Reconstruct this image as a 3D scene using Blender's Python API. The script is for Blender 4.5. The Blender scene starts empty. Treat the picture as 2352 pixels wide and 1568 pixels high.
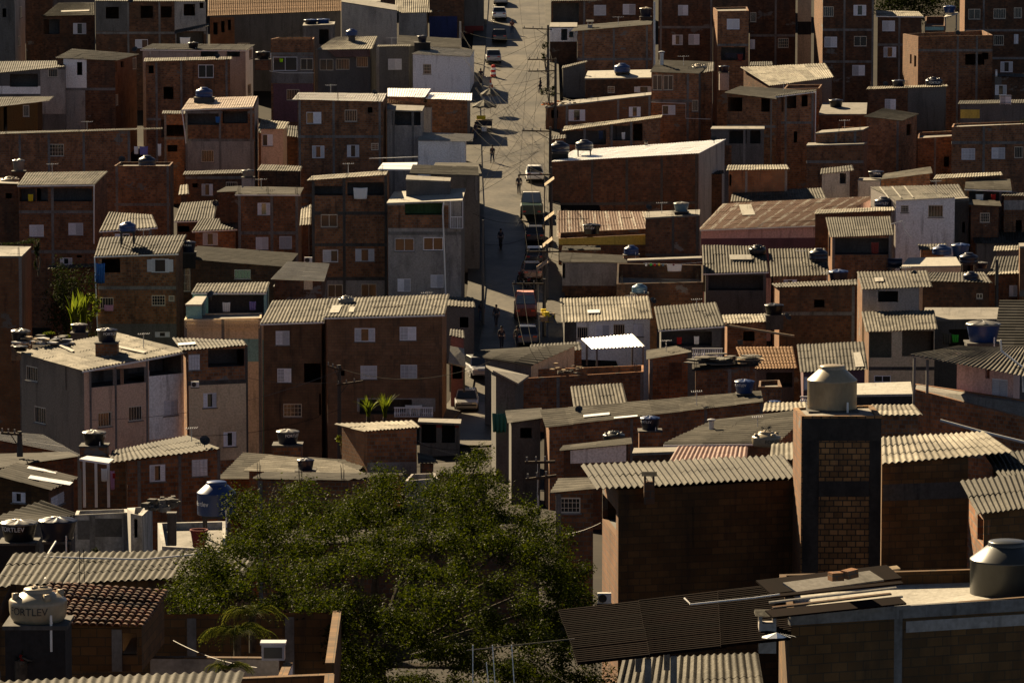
import bpy, math, random
from mathutils import Vector, Matrix
random.seed(7)
C = bpy.context.scene.collection
R = math.radians
PI = math.pi
# ------------------------------------------------------------------ camera model (photo measured in a 2352 x 1568 frame)
F, PITCH, CZ = 9800.0, R(6), 70.0
cp, sp = math.cos(PITCH), math.sin(PITCH)
def ray(x, y):
    u = (x - 1176) / F; v = (784 - y) / F
    return Vector((u, cp + v * sp, -sp + v * cp))
def at(x, y, Y):
    d = ray(x, y)
    return Vector((0, 0, CZ)) + d * (Y / d.y)
GT = [(0, -12), (40, -20), (80, -26), (120, -32), (160, -40.5), (215, -48.5), (260, -55), (305, -58.3), (330, -56.9), (400, -54.5), (475, -51.2), (520, -49.4), (600, -44), (700, -24), (900, 22), (1500, 40), (2500, 30)]
GT = [(y, y * math.tan(math.atan2(z, max(y, 1)) + R(4))) for y, z in GT]
GT[0] = (0, -14)
def gz(Y):
    for (a, za), (b, zb) in zip(GT, GT[1:]):
        if Y <= b:
            return CZ + za + (zb - za) * (Y - a) / (b - a)
    return CZ + 90
def gx(x, Y):      # the land falls away on both sides of the street
    k = min(1, max(0, (abs(x - (1183 - 1176) / F * Y) - 7.5) / 3)); return gz(Y) - 8.0 * k
def gnd(x, y, start=280, stop=700):
    Y = start
    while Y < stop:
        p = at(x, y, Y)
        if p.z <= gz(Y):
            return p
        Y += .25
    return at(x, y, stop)
def gnd_far(x, y):
    Y = 620.0
    prev = None
    while Y > 282:
        p = at(x, y, Y)
        if p.z >= gz(Y):
            return Vector((p.x, Y, gz(Y)))
        Y -= .25
    return at(x, y, 282)
# ------------------------------------------------------------------ objects
def tag(o, label=None, cat=None, group=None, kind=None):
    if label: o['label'] = label
    if cat: o['category'] = cat
    if group: o['group'] = group
    if kind: o['kind'] = kind
    return o
def empty(name, loc, label, cat, group=None, rz=0):
    o = bpy.data.objects.new(name, None)
    C.objects.link(o); o.location = loc; o.rotation_euler.z = rz; o.empty_display_size = .2
    return tag(o, label, cat, group)
class MB:
    def __init__(s, o=None):
        s.v = []; s.f = []; s.m = []; s.uv = []; s.o = Vector(o) if o is not None else Vector((0, 0, 0))
    def face(s, ps, m=0, uv=None):
        n = len(s.v)
        s.v += [tuple(Vector(p) - s.o) for p in ps]
        s.f.append(tuple(range(n, n + len(ps)))); s.m.append(m)
        s.uv += uv if uv else [(0, 0)] * len(ps)
    def hexa(s, b, t, m=0):      # four bottom and four top corners, counter-clockwise from above
        def q(*ps):
            a = (ps[1] - ps[0]).length; c = (ps[3] - ps[0]).length
            s.face(ps, m, [(0, 0), (a, 0), (a, c), (0, c)])
        q(t[0], t[1], t[2], t[3]); q(b[3], b[2], b[1], b[0])
        for i in range(4):
            j = (i + 1) % 4
            q(b[i], b[j], t[j], t[i])
    def box(s, c, sx, sy, sz, m=0, rz=0):     # c = centre of the bottom face
        c = Vector(c); ca, sa = math.cos(rz), math.sin(rz)
        P = []
        for x, y in ((-1, -1), (1, -1), (1, 1), (-1, 1)):
            x *= sx / 2; y *= sy / 2
            P.append(Vector((c.x + x * ca - y * sa, c.y + x * sa + y * ca, c.z)))
        s.hexa(P, [p + Vector((0, 0, sz)) for p in P], m)
    def bar(s, a, b, w, h=None, m=0):        # square bar between two points
        a = Vector(a); b = Vector(b); h = h or w
        d = (b - a).normalized()
        up = Vector((0, 0, 1)) if abs(d.z) < .9 else Vector((0, 1, 0))
        x = d.cross(up).normalized() * w / 2; y = x.cross(d).normalized() * h / 2
        s.hexa([a - x - y, a + x - y, b + x - y, b - x - y], [a - x + y, a + x + y, b + x + y, b - x + y], m)
    def tube(s, pts, r, n=6, m=0, r1=None, cap=True):
        pts = [Vector(p) for p in pts]; rings = []
        for i, p in enumerate(pts):
            d = (pts[min(i + 1, len(pts) - 1)] - pts[max(i - 1, 0)])
            d = d.normalized() if d.length > 1e-9 else Vector((0, 0, 1))
            up = Vector((0, 0, 1)) if abs(d.z) < .95 else Vector((1, 0, 0))
            x = d.cross(up).normalized(); y = x.cross(d)
            rr = r if r1 is None else r + (r1 - r) * i / max(1, len(pts) - 1)
            rings.append([p + (x * math.cos(2 * PI * k / n) + y * math.sin(2 * PI * k / n)) * rr for k in range(n)])
        for a, b in zip(rings, rings[1:]):
            for k in range(n):
                j = (k + 1) % n
                s.face([a[k], b[k], b[j], a[j]], m)
        if cap:
            s.face(rings[0], m); s.face(rings[-1][::-1], m)
    def lathe(s, prof, n=32, m=0, c=(0, 0, 0), zf=None):
        c = Vector(c); rings = []
        for r, z in prof:
            rings.append([c + Vector((r * math.cos(2 * PI * k / n), r * math.sin(2 * PI * k / n), z + (zf(k, r) if zf else 0))) for k in range(n)])
        for i, (a, b) in enumerate(zip(rings, rings[1:])):
            for k in range(n):
                j = (k + 1) % n
                s.face([a[k], a[j], b[j], b[k]], m, [(k / n * 3, prof[i][1]), ((k + 1) / n * 3, prof[i][1]), ((k + 1) / n * 3, prof[i + 1][1]), (k / n * 3, prof[i + 1][1])])
    def build(s, name, mats, parent=None, smooth=False, merge=False):
        me = bpy.data.meshes.new(name)
        me.from_pydata(s.v, [], s.f)
        if not isinstance(mats, (list, tuple)): mats = [mats]
        for m in mats: me.materials.append(m)
        if len(mats) > 1: me.polygons.foreach_set('material_index', s.m)
        if s.uv:
            l = me.uv_layers.new(name='UVMap')
            l.data.foreach_set('uv', [c for u in s.uv for c in u])
        if merge:
            import bmesh
            bm = bmesh.new(); bm.from_mesh(me); bmesh.ops.remove_doubles(bm, verts=bm.verts, dist=1e-4); bm.to_mesh(me); bm.free()
        if smooth: me.polygons.foreach_set('use_smooth', [True] * len(me.polygons))
        me.update()
        o = bpy.data.objects.new(name, me); C.objects.link(o)
        if parent: o.parent = parent
        return o
# ------------------------------------------------------------------ materials
M = {}
def mat(name, build, rough=.9, spec=.3, metal=0):
    m = bpy.data.materials.new(name); m.use_nodes = True
    nt = m.node_tree; N = nt.nodes; L = nt.links
    b = N['Principled BSDF']; b.inputs['Roughness'].default_value = rough
    b.inputs['Specular IOR Level'].default_value = spec; b.inputs['Metallic'].default_value = metal
    def nd(t, **kw):
        n = N.new(t)
        for k, v in kw.items():
            if k in n.inputs: n.inputs[k].default_value = v
            else: setattr(n, k, v)
        return n
    build(nd, L, b); M[name] = m
    return m
def c4(c, f=1): return (c[0] * f, c[1] * f, c[2] * f, 1)
def mix(nd, L, a, b, fac, mode='MIX'):
    n = nd('ShaderNodeMix', data_type='RGBA', blend_type=mode)
    for i, v in ((0, fac), (6, a), (7, b)):
        if hasattr(v, 'links'): L.new(v, n.inputs[i])
        else: n.inputs[i].default_value = v
    return n.outputs[2]
def ramp(nd, L, src, stops):
    r = nd('ShaderNodeValToRGB'); e = r.color_ramp.elements
    while len(e) < len(stops): e.new(.5)
    for q, (p, c) in zip(e, stops):
        q.position = p; q.color = c if len(c) == 4 else c4(c)
    L.new(src, r.inputs[0]); return r.outputs[0]
def rnd(nd, L, lo, hi):
    o = nd('ShaderNodeObjectInfo'); mr = nd('ShaderNodeMapRange'); mr.inputs[3].default_value = lo; mr.inputs[4].default_value = hi
    L.new(o.outputs['Random'], mr.inputs[0]); return mr.outputs[0]
def stained(nd, L, col, scale, dark, lo=.45, hi=.7, sx=1, sz=1, uvout=None):
    src = uvout
    if sx != 1 or sz != 1:
        mp = nd('ShaderNodeMapping'); mp.inputs['Scale'].default_value = (sx, sz, 1); L.new(src, mp.inputs[0]); src = mp.outputs[0]
    n = nd('ShaderNodeTexNoise', Scale=scale, Detail=6.0, Roughness=.65); L.new(src, n.inputs[0])
    f = ramp(nd, L, n.outputs[0], [(lo, (0, 0, 0)), (hi, (1, 1, 1))])
    return mix(nd, L, col, dark, f), n.outputs[0]
def uvrand(nd, L):          # UV shifted per object so no two walls repeat
    uv = nd('ShaderNodeUVMap'); o = nd('ShaderNodeObjectInfo')
    va = nd('ShaderNodeVectorMath', operation='MULTIPLY_ADD'); va.inputs[1].default_value = (1, 1, 1)
    sc = nd('ShaderNodeMath', operation='MULTIPLY'); sc.inputs[1].default_value = 60; L.new(o.outputs['Random'], sc.inputs[0])
    L.new(uv.outputs[0], va.inputs[0]); L.new(sc.outputs[0], va.inputs[2])
    return va.outputs[0]
def brick(name, a, b, mort, bw=.3, bh=.2, ms=.013, stain=(.05, .04, .03), lo=.5, hi=.8, rough=.92):
    def f(nd, L, bs):
        uv = uvrand(nd, L)
        t = nd('ShaderNodeTexBrick', Scale=1.0); t.offset = .5
        t.inputs['Color1'].default_value = c4(a); t.inputs['Color2'].default_value = c4(b); t.inputs['Mortar'].default_value = c4(mort)
        t.inputs['Mortar Size'].default_value = ms; t.inputs['Brick Width'].default_value = bw; t.inputs['Row Height'].default_value = bh
        t.inputs['Mortar Smooth'].default_value = .2; t.inputs['Bias'].default_value = 0
        L.new(uv, t.inputs[0])
        n2 = nd('ShaderNodeTexNoise', Scale=1.1, Detail=4.0); L.new(uv, n2.inputs[0])
        col = mix(nd, L, t.outputs[0], c4((.62, .6, .58)), ramp(nd, L, n2.outputs[0], [(.35, (0, 0, 0)), (.75, (1, 1, 1))]), 'MULTIPLY')
        col, _ = stained(nd, L, col, .8, c4(stain), lo, hi, 1, .35, uv)
        col, _ = stained(nd, L, col, 5, c4(mort), .62, .75, 1, 1, uv)
        if name in ('br', 'bd', 'bo'): col, _ = stained(nd, L, col, .28, c4((.15, .135, .12)), .64, .66, 1, 1.6, uv)
        col, _ = stained(nd, L, col, 2.2, c4((.025, .02, .017)), .55, .8, 1, .12, uv)
        v = rnd(nd, L, .75, 1.2)
        cb = nd('ShaderNodeCombineColor')
        for i in range(3): L.new(v, cb.inputs[i])
        col = mix(nd, L, col, cb.outputs[0], 1.0, 'MULTIPLY')
        L.new(col, bs.inputs['Base Color'])
        bp = nd('ShaderNodeBump', Strength=.6, Distance=.02); L.new(t.outputs['Fac'], bp.inputs['Height']); bp.invert = True
        L.new(bp.outputs[0], bs.inputs['Normal'])
    mat(name, f, rough, .2)
def plaster(name, c, dark, lo=.48, hi=.8, sc=.7, rough=.9, streak=.3, spec=.25):
    def f(nd, L, bs):
        uv = uvrand(nd, L)
        col, _ = stained(nd, L, c4(c), sc, c4(dark), lo, hi, 1, streak, uv)
        col, _ = stained(nd, L, col, 2.4, c4(dark, .5), .56, .8, 1, .1, uv)
        n = nd('ShaderNodeTexNoise', Scale=9.0, Detail=5.0); L.new(uv, n.inputs[0])
        col = mix(nd, L, col, c4((.7, .69, .67)), ramp(nd, L, n.outputs[0], [(.35, (0, 0, 0)), (.7, (1, 1, 1))]), 'MULTIPLY')
        L.new(col, bs.inputs['Base Color'])
        bp = nd('ShaderNodeBump', Strength=.25, Distance=.02); L.new(n.outputs[0], bp.inputs['Height']); L.new(bp.outputs[0], bs.inputs['Normal'])
    mat(name, f, rough, spec)
def sheet(name, c, dark, lo=.36, hi=.68, rough=.8, spec=.1, metal=0, sx=.55, sz=.25, sc=2.2, var=.48, grain=.75, sw=1.05, sl=1.75):   # roofing sheets: tone per sheet, streaks down the slope
    def f(nd, L, bs):
        uv = uvrand(nd, L)
        t = nd('ShaderNodeTexBrick', Scale=1.0); t.offset = .0; t.inputs['Mortar Size'].default_value = 0
        t.inputs['Color1'].default_value = (1, 1, 1, 1); t.inputs['Color2'].default_value = (var, var * .99, var * .97, 1)
        t.inputs['Brick Width'].default_value = sw; t.inputs['Row Height'].default_value = sl; L.new(uv, t.inputs[0])
        col, _ = stained(nd, L, c4(c), sc, c4(dark), lo, hi, sx * 2, sz * 2, uv)
        n = nd('ShaderNodeTexNoise', Scale=22.0, Detail=4.0); L.new(uv, n.inputs[0])
        col = mix(nd, L, col, c4((grain,) * 3), ramp(nd, L, n.outputs[0], [(.4, (0, 0, 0)), (.62, (1, 1, 1))]), 'MULTIPLY')
        col = mix(nd, L, col, t.outputs[0], 1.0, 'MULTIPLY')
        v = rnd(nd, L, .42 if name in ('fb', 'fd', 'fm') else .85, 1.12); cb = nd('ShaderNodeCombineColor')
        for i in range(3): L.new(v, cb.inputs[i])
        L.new(mix(nd, L, col, cb.outputs[0], 1.0, 'MULTIPLY'), bs.inputs['Base Color'])
    mat(name, f, rough, spec, metal)
def plain(name, c, rough=.6, spec=.4, metal=0, var=.0):
    def f(nd, L, bs):
        if var:
            g = nd('ShaderNodeNewGeometry'); n = nd('ShaderNodeTexNoise', Scale=6.0, Detail=4.0)
            tc = nd('ShaderNodeTexCoord'); L.new(tc.outputs['Object'], n.inputs[0])
            col = mix(nd, L, c4(c), c4(c, 1 - var), ramp(nd, L, n.outputs[0], [(.35, (0, 0, 0)), (.7, (1, 1, 1))]))
            if name == 'white_paint':
                v = rnd(nd, L, .5, 1.05); cb = nd('ShaderNodeCombineColor')
                for i in range(3): L.new(v, cb.inputs[i])
                col = mix(nd, L, col, cb.outputs[0], 1.0, 'MULTIPLY')
            L.new(col, bs.inputs['Base Color'])
        else: bs.inputs['Base Color'].default_value = c4(c)
    return mat(name, f, rough, spec, metal)
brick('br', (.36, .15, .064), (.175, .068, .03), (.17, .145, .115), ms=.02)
brick('bo', (0.242, 0.11, 0.05), (0.193, 0.083, 0.039), (0.11, 0.094, 0.077), stain=(.12, .08, .05))  # orange brick; the sunlight on side walls is put into this colour
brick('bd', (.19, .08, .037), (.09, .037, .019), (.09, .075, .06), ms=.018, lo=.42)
brick('bb', (.21, .112, .062), (.175, .092, .05), (.09, .07, .05), bw=.39, bh=.2, ms=.008, lo=.55)
brick('bm', (.40, .21, .085), (.17, .088, .037), (.04, .034, .026), bw=.25, bh=.165, ms=.017, stain=(.03, .026, .02), lo=.5, hi=.72)
brick('bk', (.18, .09, .034), (.11, .055, .022), (.075, .052, .03), bw=.36, bh=.2, ms=.012, stain=(.05, .035, .02), lo=.45, hi=.8)
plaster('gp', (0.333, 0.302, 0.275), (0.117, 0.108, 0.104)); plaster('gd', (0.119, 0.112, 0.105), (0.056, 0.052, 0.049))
plaster('wp', (.85, .84, .82), (.42, .40, .38), .55, .9); plaster('be', (.68, .52, .34), (.32, .24, .16), .5, .9)
plaster('pk', (.72, .46, .40), (.33, .2, .17), .5, .9); plaster('salmon', (.68, .46, .33), (.28, .18, .13), .5, .9)
plaster('mauve', (0.154, 0.077, 0.091), (0.084, 0.049, 0.056)); plaster('aq', (.22, .42, .40), (.12, .24, .23), .5, .9)
plaster('gb', (.27, .21, .155), (.10, .08, .065)); plaster('gn', (.10, .20, .08), (.05, .10, .04)); plaster('ye', (.62, .44, .09), (.4, .28, .07), .5, .8); plaster('wpd', (.44, .42, .39), (.16, .15, .14), .42, .7, 1.3)
plaster('oc', (.13, .06, .016), (0.098, 0.056, 0.021)); plaster('bl', (.02, .03, .10), (.015, .02, .05))
plaster('con', (0.189, 0.178, 0.168), (0.077, 0.07, 0.063), .45, .75, 1.2); plaster('cond', (0.084, 0.077, 0.07), (0.035, 0.032, 0.028), .45, .75, 1.2)
plaster('black', (0.025, 0.022, 0.021), (0.014, 0.014, 0.014)); plaster('mold', (0.042, 0.037, 0.032), (0.017, 0.015, 0.014), .4, .7, 2)
plaster('cs', (0.204, 0.186, 0.162), (0.096, 0.087, 0.072), .45, .75, .9, .8, 1); plaster('csl', (0.372, 0.348, 0.3), (0.216, 0.198, 0.168), .5, .85, 1.2, .7, 1)
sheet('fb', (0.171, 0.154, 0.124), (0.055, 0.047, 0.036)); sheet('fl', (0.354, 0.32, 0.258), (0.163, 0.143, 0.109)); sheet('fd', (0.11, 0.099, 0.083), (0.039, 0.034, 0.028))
sheet('fm', (0.165, 0.151, 0.121), (0.055, 0.048, 0.036), sc=6, sx=1, sz=1, grain=.45)
sheet('wh', (.92, .92, .90), (.7, .68, .64), .6, .85, .38, .8, var=.96, grain=.94); sheet('me', (0.275, 0.259, 0.226), (0.138, 0.121, 0.099), .5, .8, .5, .5, .25, var=.8)
sheet('pr', (0.22, 0.116, 0.088), (0.132, 0.066, 0.05), rough=.6, var=.9); sheet('bw', (0.22, 0.138, 0.083), (0.154, 0.094, 0.055), .5, .85, .5, .5, .1, var=.9)
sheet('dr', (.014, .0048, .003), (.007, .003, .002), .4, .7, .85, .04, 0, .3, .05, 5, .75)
sheet('tl', (0.308, 0.176, 0.094), (0.165, 0.088, 0.047), .5, .85, .8, sx=1, sz=1, sc=4, var=.75, sw=.24, sl=.36)
sheet('to', (0.216, 0.102, 0.063), (0.054, 0.036, 0.027), .42, .62, .8, sx=1, sz=1, sc=1.6, var=.25, sw=.46, sl=.36)
plain('white_paint', (.82, .80, .82), .5, .4, 0, .15); plain('pale_frame', (.55, .47, .36), .5); plain('steel', (.42, .42, .42), .45, .5, .6, .2)
plain('dark_wood', (.06, .04, .025), .8, .2, 0, .3); plain('wood', (.36, .26, .16), .8, .2, 0, .3); plain('glass', (.02, .024, .028), .08, .6)
plain('dark_room', (.012, .011, .010), .9, .1); plain('pvc', (.66, .64, .6), .45, .4, 0, .1); plain('wire', (.008, .007, .006), .9, .05)
plain('wire_pale', (.10, .09, .075), .6, .3); plain('iron', (.05, .04, .035), .6, .4, .3, .2)
for k, c in {'t_blue': (.012, .04, .13), 't_navy': (.008, .012, .028), 't_black': (.007, .008, .012), 't_cream': (.27, .215, .14), 't_grey': (.025, .027, .025), 't_lblue': (.07, .15, .22), 't_asb': (.17, .16, .14)}.items():
    plain(k, c, .36, .4, 0, .18)
for k, c in {'red': (.45, .025, .02), 'orange': (.6, .16, .03), 'green_cloth': (.03, .45, .06), 'blue_cloth': (.02, .12, .34), 'pink_cloth': (.5, .25, .36), 'white_cloth': (.72, .7, .66), 'dark_cloth': (.03, .03, .04), 'purple_cloth': (.16, .14, .33), 'yellow': (.62, .45, .03), 'net': (.02, .12, .09), 'maroon': (.16, .03, .025), 'lime': (.35, .75, .02), 'skin': (.22, .12, .08), 'hair': (.012, .01, .009), 'jeans': (.03, .045, .08), 'rubber': (.015, .015, .015), 'dusty_rose': (.42, .17, .15), 'cloth_grey': (.09, .085, .07), 'tan': (.30, .2, .13)}.items():
    plain(k, c, .85, .2)
for k, c in {'car_silver': (.3, .3, .3), 'car_white': (.78, .77, .74), 'car_dark': (.03, .03, .035), 'car_blue': (.06, .075, .11), 'car_brown': (.24, .14, .11), 'car_red': (.08, .012, .01), 'car_green': (.012, .035, .024)}.items():
    plain(k, c, .25, .6, .1)
plain('lamp_lens', (.6, .58, .5), .15, .6); plain('tail_lens', (.4, .02, .01), .2, .6)
def leafmat(name, c, c2, tr=.35, rough=.32):
    m = bpy.data.materials.new(name); m.use_nodes = True; nt = m.node_tree; N = nt.nodes; L = nt.links
    b = N['Principled BSDF']; b.inputs['Roughness'].default_value = rough; b.inputs['Specular IOR Level'].default_value = 0
    uv = N.new('ShaderNodeUVMap'); sx = N.new('ShaderNodeSeparateXYZ'); L.new(uv.outputs[0], sx.inputs[0])
    mx = N.new('ShaderNodeMix'); mx.data_type = 'RGBA'; L.new(sx.outputs[0], mx.inputs[0]); mx.inputs[6].default_value = c4(c); mx.inputs[7].default_value = c4(c2)
    L.new(mx.outputs[2], b.inputs['Base Color'])
    t = N.new('ShaderNodeBsdfTranslucent'); hs = N.new('ShaderNodeHueSaturation'); hs.inputs['Value'].default_value = 1.7; L.new(mx.outputs[2], hs.inputs['Color']); L.new(hs.outputs[0], t.inputs[0])
    ms = N.new('ShaderNodeMixShader'); ms.inputs[0].default_value = tr
    L.new(b.outputs[0], ms.inputs[1]); L.new(t.outputs[0], ms.inputs[2]); gl = N.new('ShaderNodeBsdfGlossy'); gl.inputs['Roughness'].default_value = rough; m2 = N.new('ShaderNodeMixShader'); m2.inputs[0].default_value = .006; L.new(ms.outputs[0], m2.inputs[1]); L.new(gl.outputs[0], m2.inputs[2]); L.new(m2.outputs[0], N['Material Output'].inputs[0]); M[name] = m
leafmat('leaf', (.005, .011, .0015), (.036, .044, .002), .42, .4); leafmat('leaf_dark', (.008, .013, .003), (.018, .024, .005), .25, .5)
leafmat('leaf_bright', (.04, .06, .006), (.10, .12, .012), .45); leafmat('leaf_red', (.30, .02, .02), (.4, .04, .03), .4)
leafmat('palm', (.025, .036, .006), (.08, .08, .012), .4)
def rustf(nd, L, bs):      # bare zinc bands ragged against rust, one band per sheet width
    uv = uvrand(nd, L); sx = nd('ShaderNodeSeparateXYZ'); L.new(uv, sx.inputs[0])
    w = nd('ShaderNodeMath', operation='PINGPONG'); w.inputs[1].default_value = .56; L.new(sx.outputs[0], w.inputs[0])
    mp = nd('ShaderNodeMapping'); mp.inputs['Scale'].default_value = (5, .8, 1); L.new(uv, mp.inputs[0])
    n = nd('ShaderNodeTexNoise', Scale=1.6, Detail=8.0, Roughness=.7); L.new(mp.outputs[0], n.inputs[0])
    n2 = nd('ShaderNodeTexNoise', Scale=.5, Detail=2.0); L.new(uv, n2.inputs[0])
    s = nd('ShaderNodeMath', operation='MULTIPLY_ADD'); s.inputs[1].default_value = 1.5; L.new(n.outputs[0], s.inputs[0]); L.new(w.outputs[0], s.inputs[2])
    s2 = nd('ShaderNodeMath', operation='MULTIPLY_ADD'); s2.inputs[1].default_value = .5; L.new(n2.outputs[0], s2.inputs[0]); L.new(s.outputs[0], s2.inputs[2])
    mr = nd('ShaderNodeMapRange'); mr.inputs[1].default_value = 1.04; mr.inputs[2].default_value = 1.12; L.new(s2.outputs[0], mr.inputs[0])
    rust = ramp(nd, L, n.outputs[0], [(.3, (.065, .026, .013)), (.7, (.135, .06, .03))])
    L.new(mix(nd, L, c4((.27, .235, .19)), rust, mr.outputs[0]), bs.inputs['Base Color'])
mat('rs', rustf, .75, .2)
def barkf(nd, L, bs):
    tc = nd('ShaderNodeTexCoord'); n = nd('ShaderNodeTexNoise', Scale=7.0, Detail=6.0); L.new(tc.outputs['Object'], n.inputs[0])
    L.new(ramp(nd, L, n.outputs[0], [(.3, (.03, .024, .018)), (.7, (.10, .08, .06))]), bs.inputs['Base Color'])
mat('bark', barkf, .95, .1)
def groundf(dark, light, sc):
    def f(nd, L, bs):
        tc = nd('ShaderNodeTexCoord'); n = nd('ShaderNodeTexNoise', Scale=sc, Detail=8.0); L.new(tc.outputs['Object'], n.inputs[0])
        n2 = nd('ShaderNodeTexNoise', Scale=sc * 9, Detail=5.0); L.new(tc.outputs['Object'], n2.inputs[0])
        col = ramp(nd, L, n.outputs[0], [(.35, dark), (.65, light)])
        L.new(mix(nd, L, col, c4((.7, .7, .7)), ramp(nd, L, n2.outputs[0], [(.4, (0, 0, 0)), (.65, (1, 1, 1))]), 'MULTIPLY'), bs.inputs['Base Color'])
        bp = nd('ShaderNodeBump', Strength=.3, Distance=.03); L.new(n2.outputs[0], bp.inputs['Height']); L.new(bp.outputs[0], bs.inputs['Normal'])
    return f
mat('earth', groundf((.012, .009, .006), (.026, .02, .013), .15), .95, .1)
mat('asphalt', groundf((.05, .044, .034), (.112, .097, .075), .3), .55, .15)
mat('paving', groundf((.05, .045, .037), (.085, .075, .06), .5), .7, .1)
# ------------------------------------------------------------------ house builder
HS = {}
CAM = Vector((0, 0, CZ))
def plane_hit(x, y, p0, n):
    d = ray(x, y)
    return CAM + d * ((p0 - CAM).dot(n) / d.dot(n))
def grid_wall(mb, P0, T, N, u0, u1, z0, top, holes, off=0, rev=.16, m=0):
    xs = sorted({u0, u1} | {min(max(u, u0), u1) for h in holes for u in h[:2]})
    zt = max(top(u) for u in xs)
    zs = sorted({z0, zt} | {min(max(z, z0), zt) for h in holes for z in h[2:]})
    P = lambda u, z, o=0: Vector((P0.x + T.x * u, P0.y + T.y * u, z)) + N * (off + o)
    for a, b in zip(xs, xs[1:]):
        ta, tb = top(a), top(b)
        for c, e in zip(zs, zs[1:]):
            if b - a < 1e-5 or e - c < 1e-5: continue
            um, zm = (a + b) / 2, (c + e) / 2
            if any(h[0] < um < h[1] and h[2] < zm < h[3] for h in holes): continue
            if c >= max(ta, tb): continue
            za, zb = min(e, ta), min(e, tb); ca, cb = min(c, ta), min(c, tb)
            mb.face([P(a, ca), P(b, cb), P(b, zb), P(a, za)], m, [(a, ca), (b, cb), (b, zb), (a, za)])
    if rev:
        for a, b, c, e in holes:
            e = min(e, max(top(a), top(b)))
            for q in ((a, c, b, c), (b, c, b, e), (b, e, a, e), (a, e, a, c)):
                mb.face([P(q[0], q[1]), P(q[0], q[1], -rev), P(q[2], q[3], -rev), P(q[2], q[3])], m, [(0, q[1]), (.16, q[1]), (.16, q[3]), (0, q[3])])
def roof_mesh(key, R, mt, parent, rd='y', pitch=.24, amp=None, row=1.8, kind='cor', name='roof', og=None):
    S = R if rd == 'y' else (lambda a, b: R(b, a))
    w = (S(1, .5) - S(0, .5)).length; l = (S(.5, 1) - S(.5, 0)).length
    n = (S(1, 0) - S(0, 0)).cross(S(0, 1) - S(0, 0)).normalized()
    if n.z < 0: n = -n
    nw = max(2, round(w / pitch))
    rng = random.Random(sum(map(ord, key)) * 7)
    if kind == 'met': prof = [(0, 0), (.55, 0), (.68, 1), (.86, 1)]; amp = amp or .03
    elif kind == 'tile': prof = [(i / 6, abs(math.sin(PI * i / 6)) ** .7) for i in range(6)]; amp = amp or .06; row = .3
    else: prof = [(i / 6, .5 - .5 * math.cos(2 * PI * i / 6)) for i in range(6)]; amp = amp or min(pitch * .27, .075)
    cols = [((i + p) / nw, h) for i in range(nw) for p, h in prof] + [(1, prof[0][1])]
    nr = max(1, round(l / row)); mb = MB(og)
    shw = max(1, round(1.0 / pitch)) if kind != 'tile' else 10 ** 6
    jit = {}
    lap = .012 if kind != 'tile' else .045
    for r in range(nr):
        b0, b1 = r / nr, min(1, (r + 1.08) / nr)
        base = len(mb.v)
        for bi in (b0, b1):
            for ci, (a, h) in enumerate(cols):
                sh = (ci // len(prof)) // shw
                j = jit.setdefault((r, sh), (rng.uniform(-.012, .012), rng.uniform(-.02, .02)))
                bb = bi + (j[1] * .6 / max(l, 1) if bi == b0 else 0)
                z = h * amp + (lap if bi == b0 else 0) * (1 if nr > 1 else 0) + j[0]
                mb.v.append(tuple(S(a, bb) + n * z - mb.o))
        k = len(cols)
        for i in range(k - 1):
            mb.f.append((base + i, base + i + 1, base + k + i + 1, base + k + i)); mb.m.append(0)
            a0, a1 = cols[i][0] * w, cols[i + 1][0] * w
            mb.uv += [(a0, b0 * l), (a1, b0 * l), (a1, b1 * l), (a0, b1 * l)]
    o = mb.build(name, M[mt], parent, smooth=(kind == 'cor'))
    so = o.modifiers.new('Solidify', 'SOLIDIFY'); so.thickness = .018; so.offset = -1
    es = o.modifiers.new('EdgeSplit', 'EDGE_SPLIT'); es.split_angle = math.radians(48)
    return o
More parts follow.
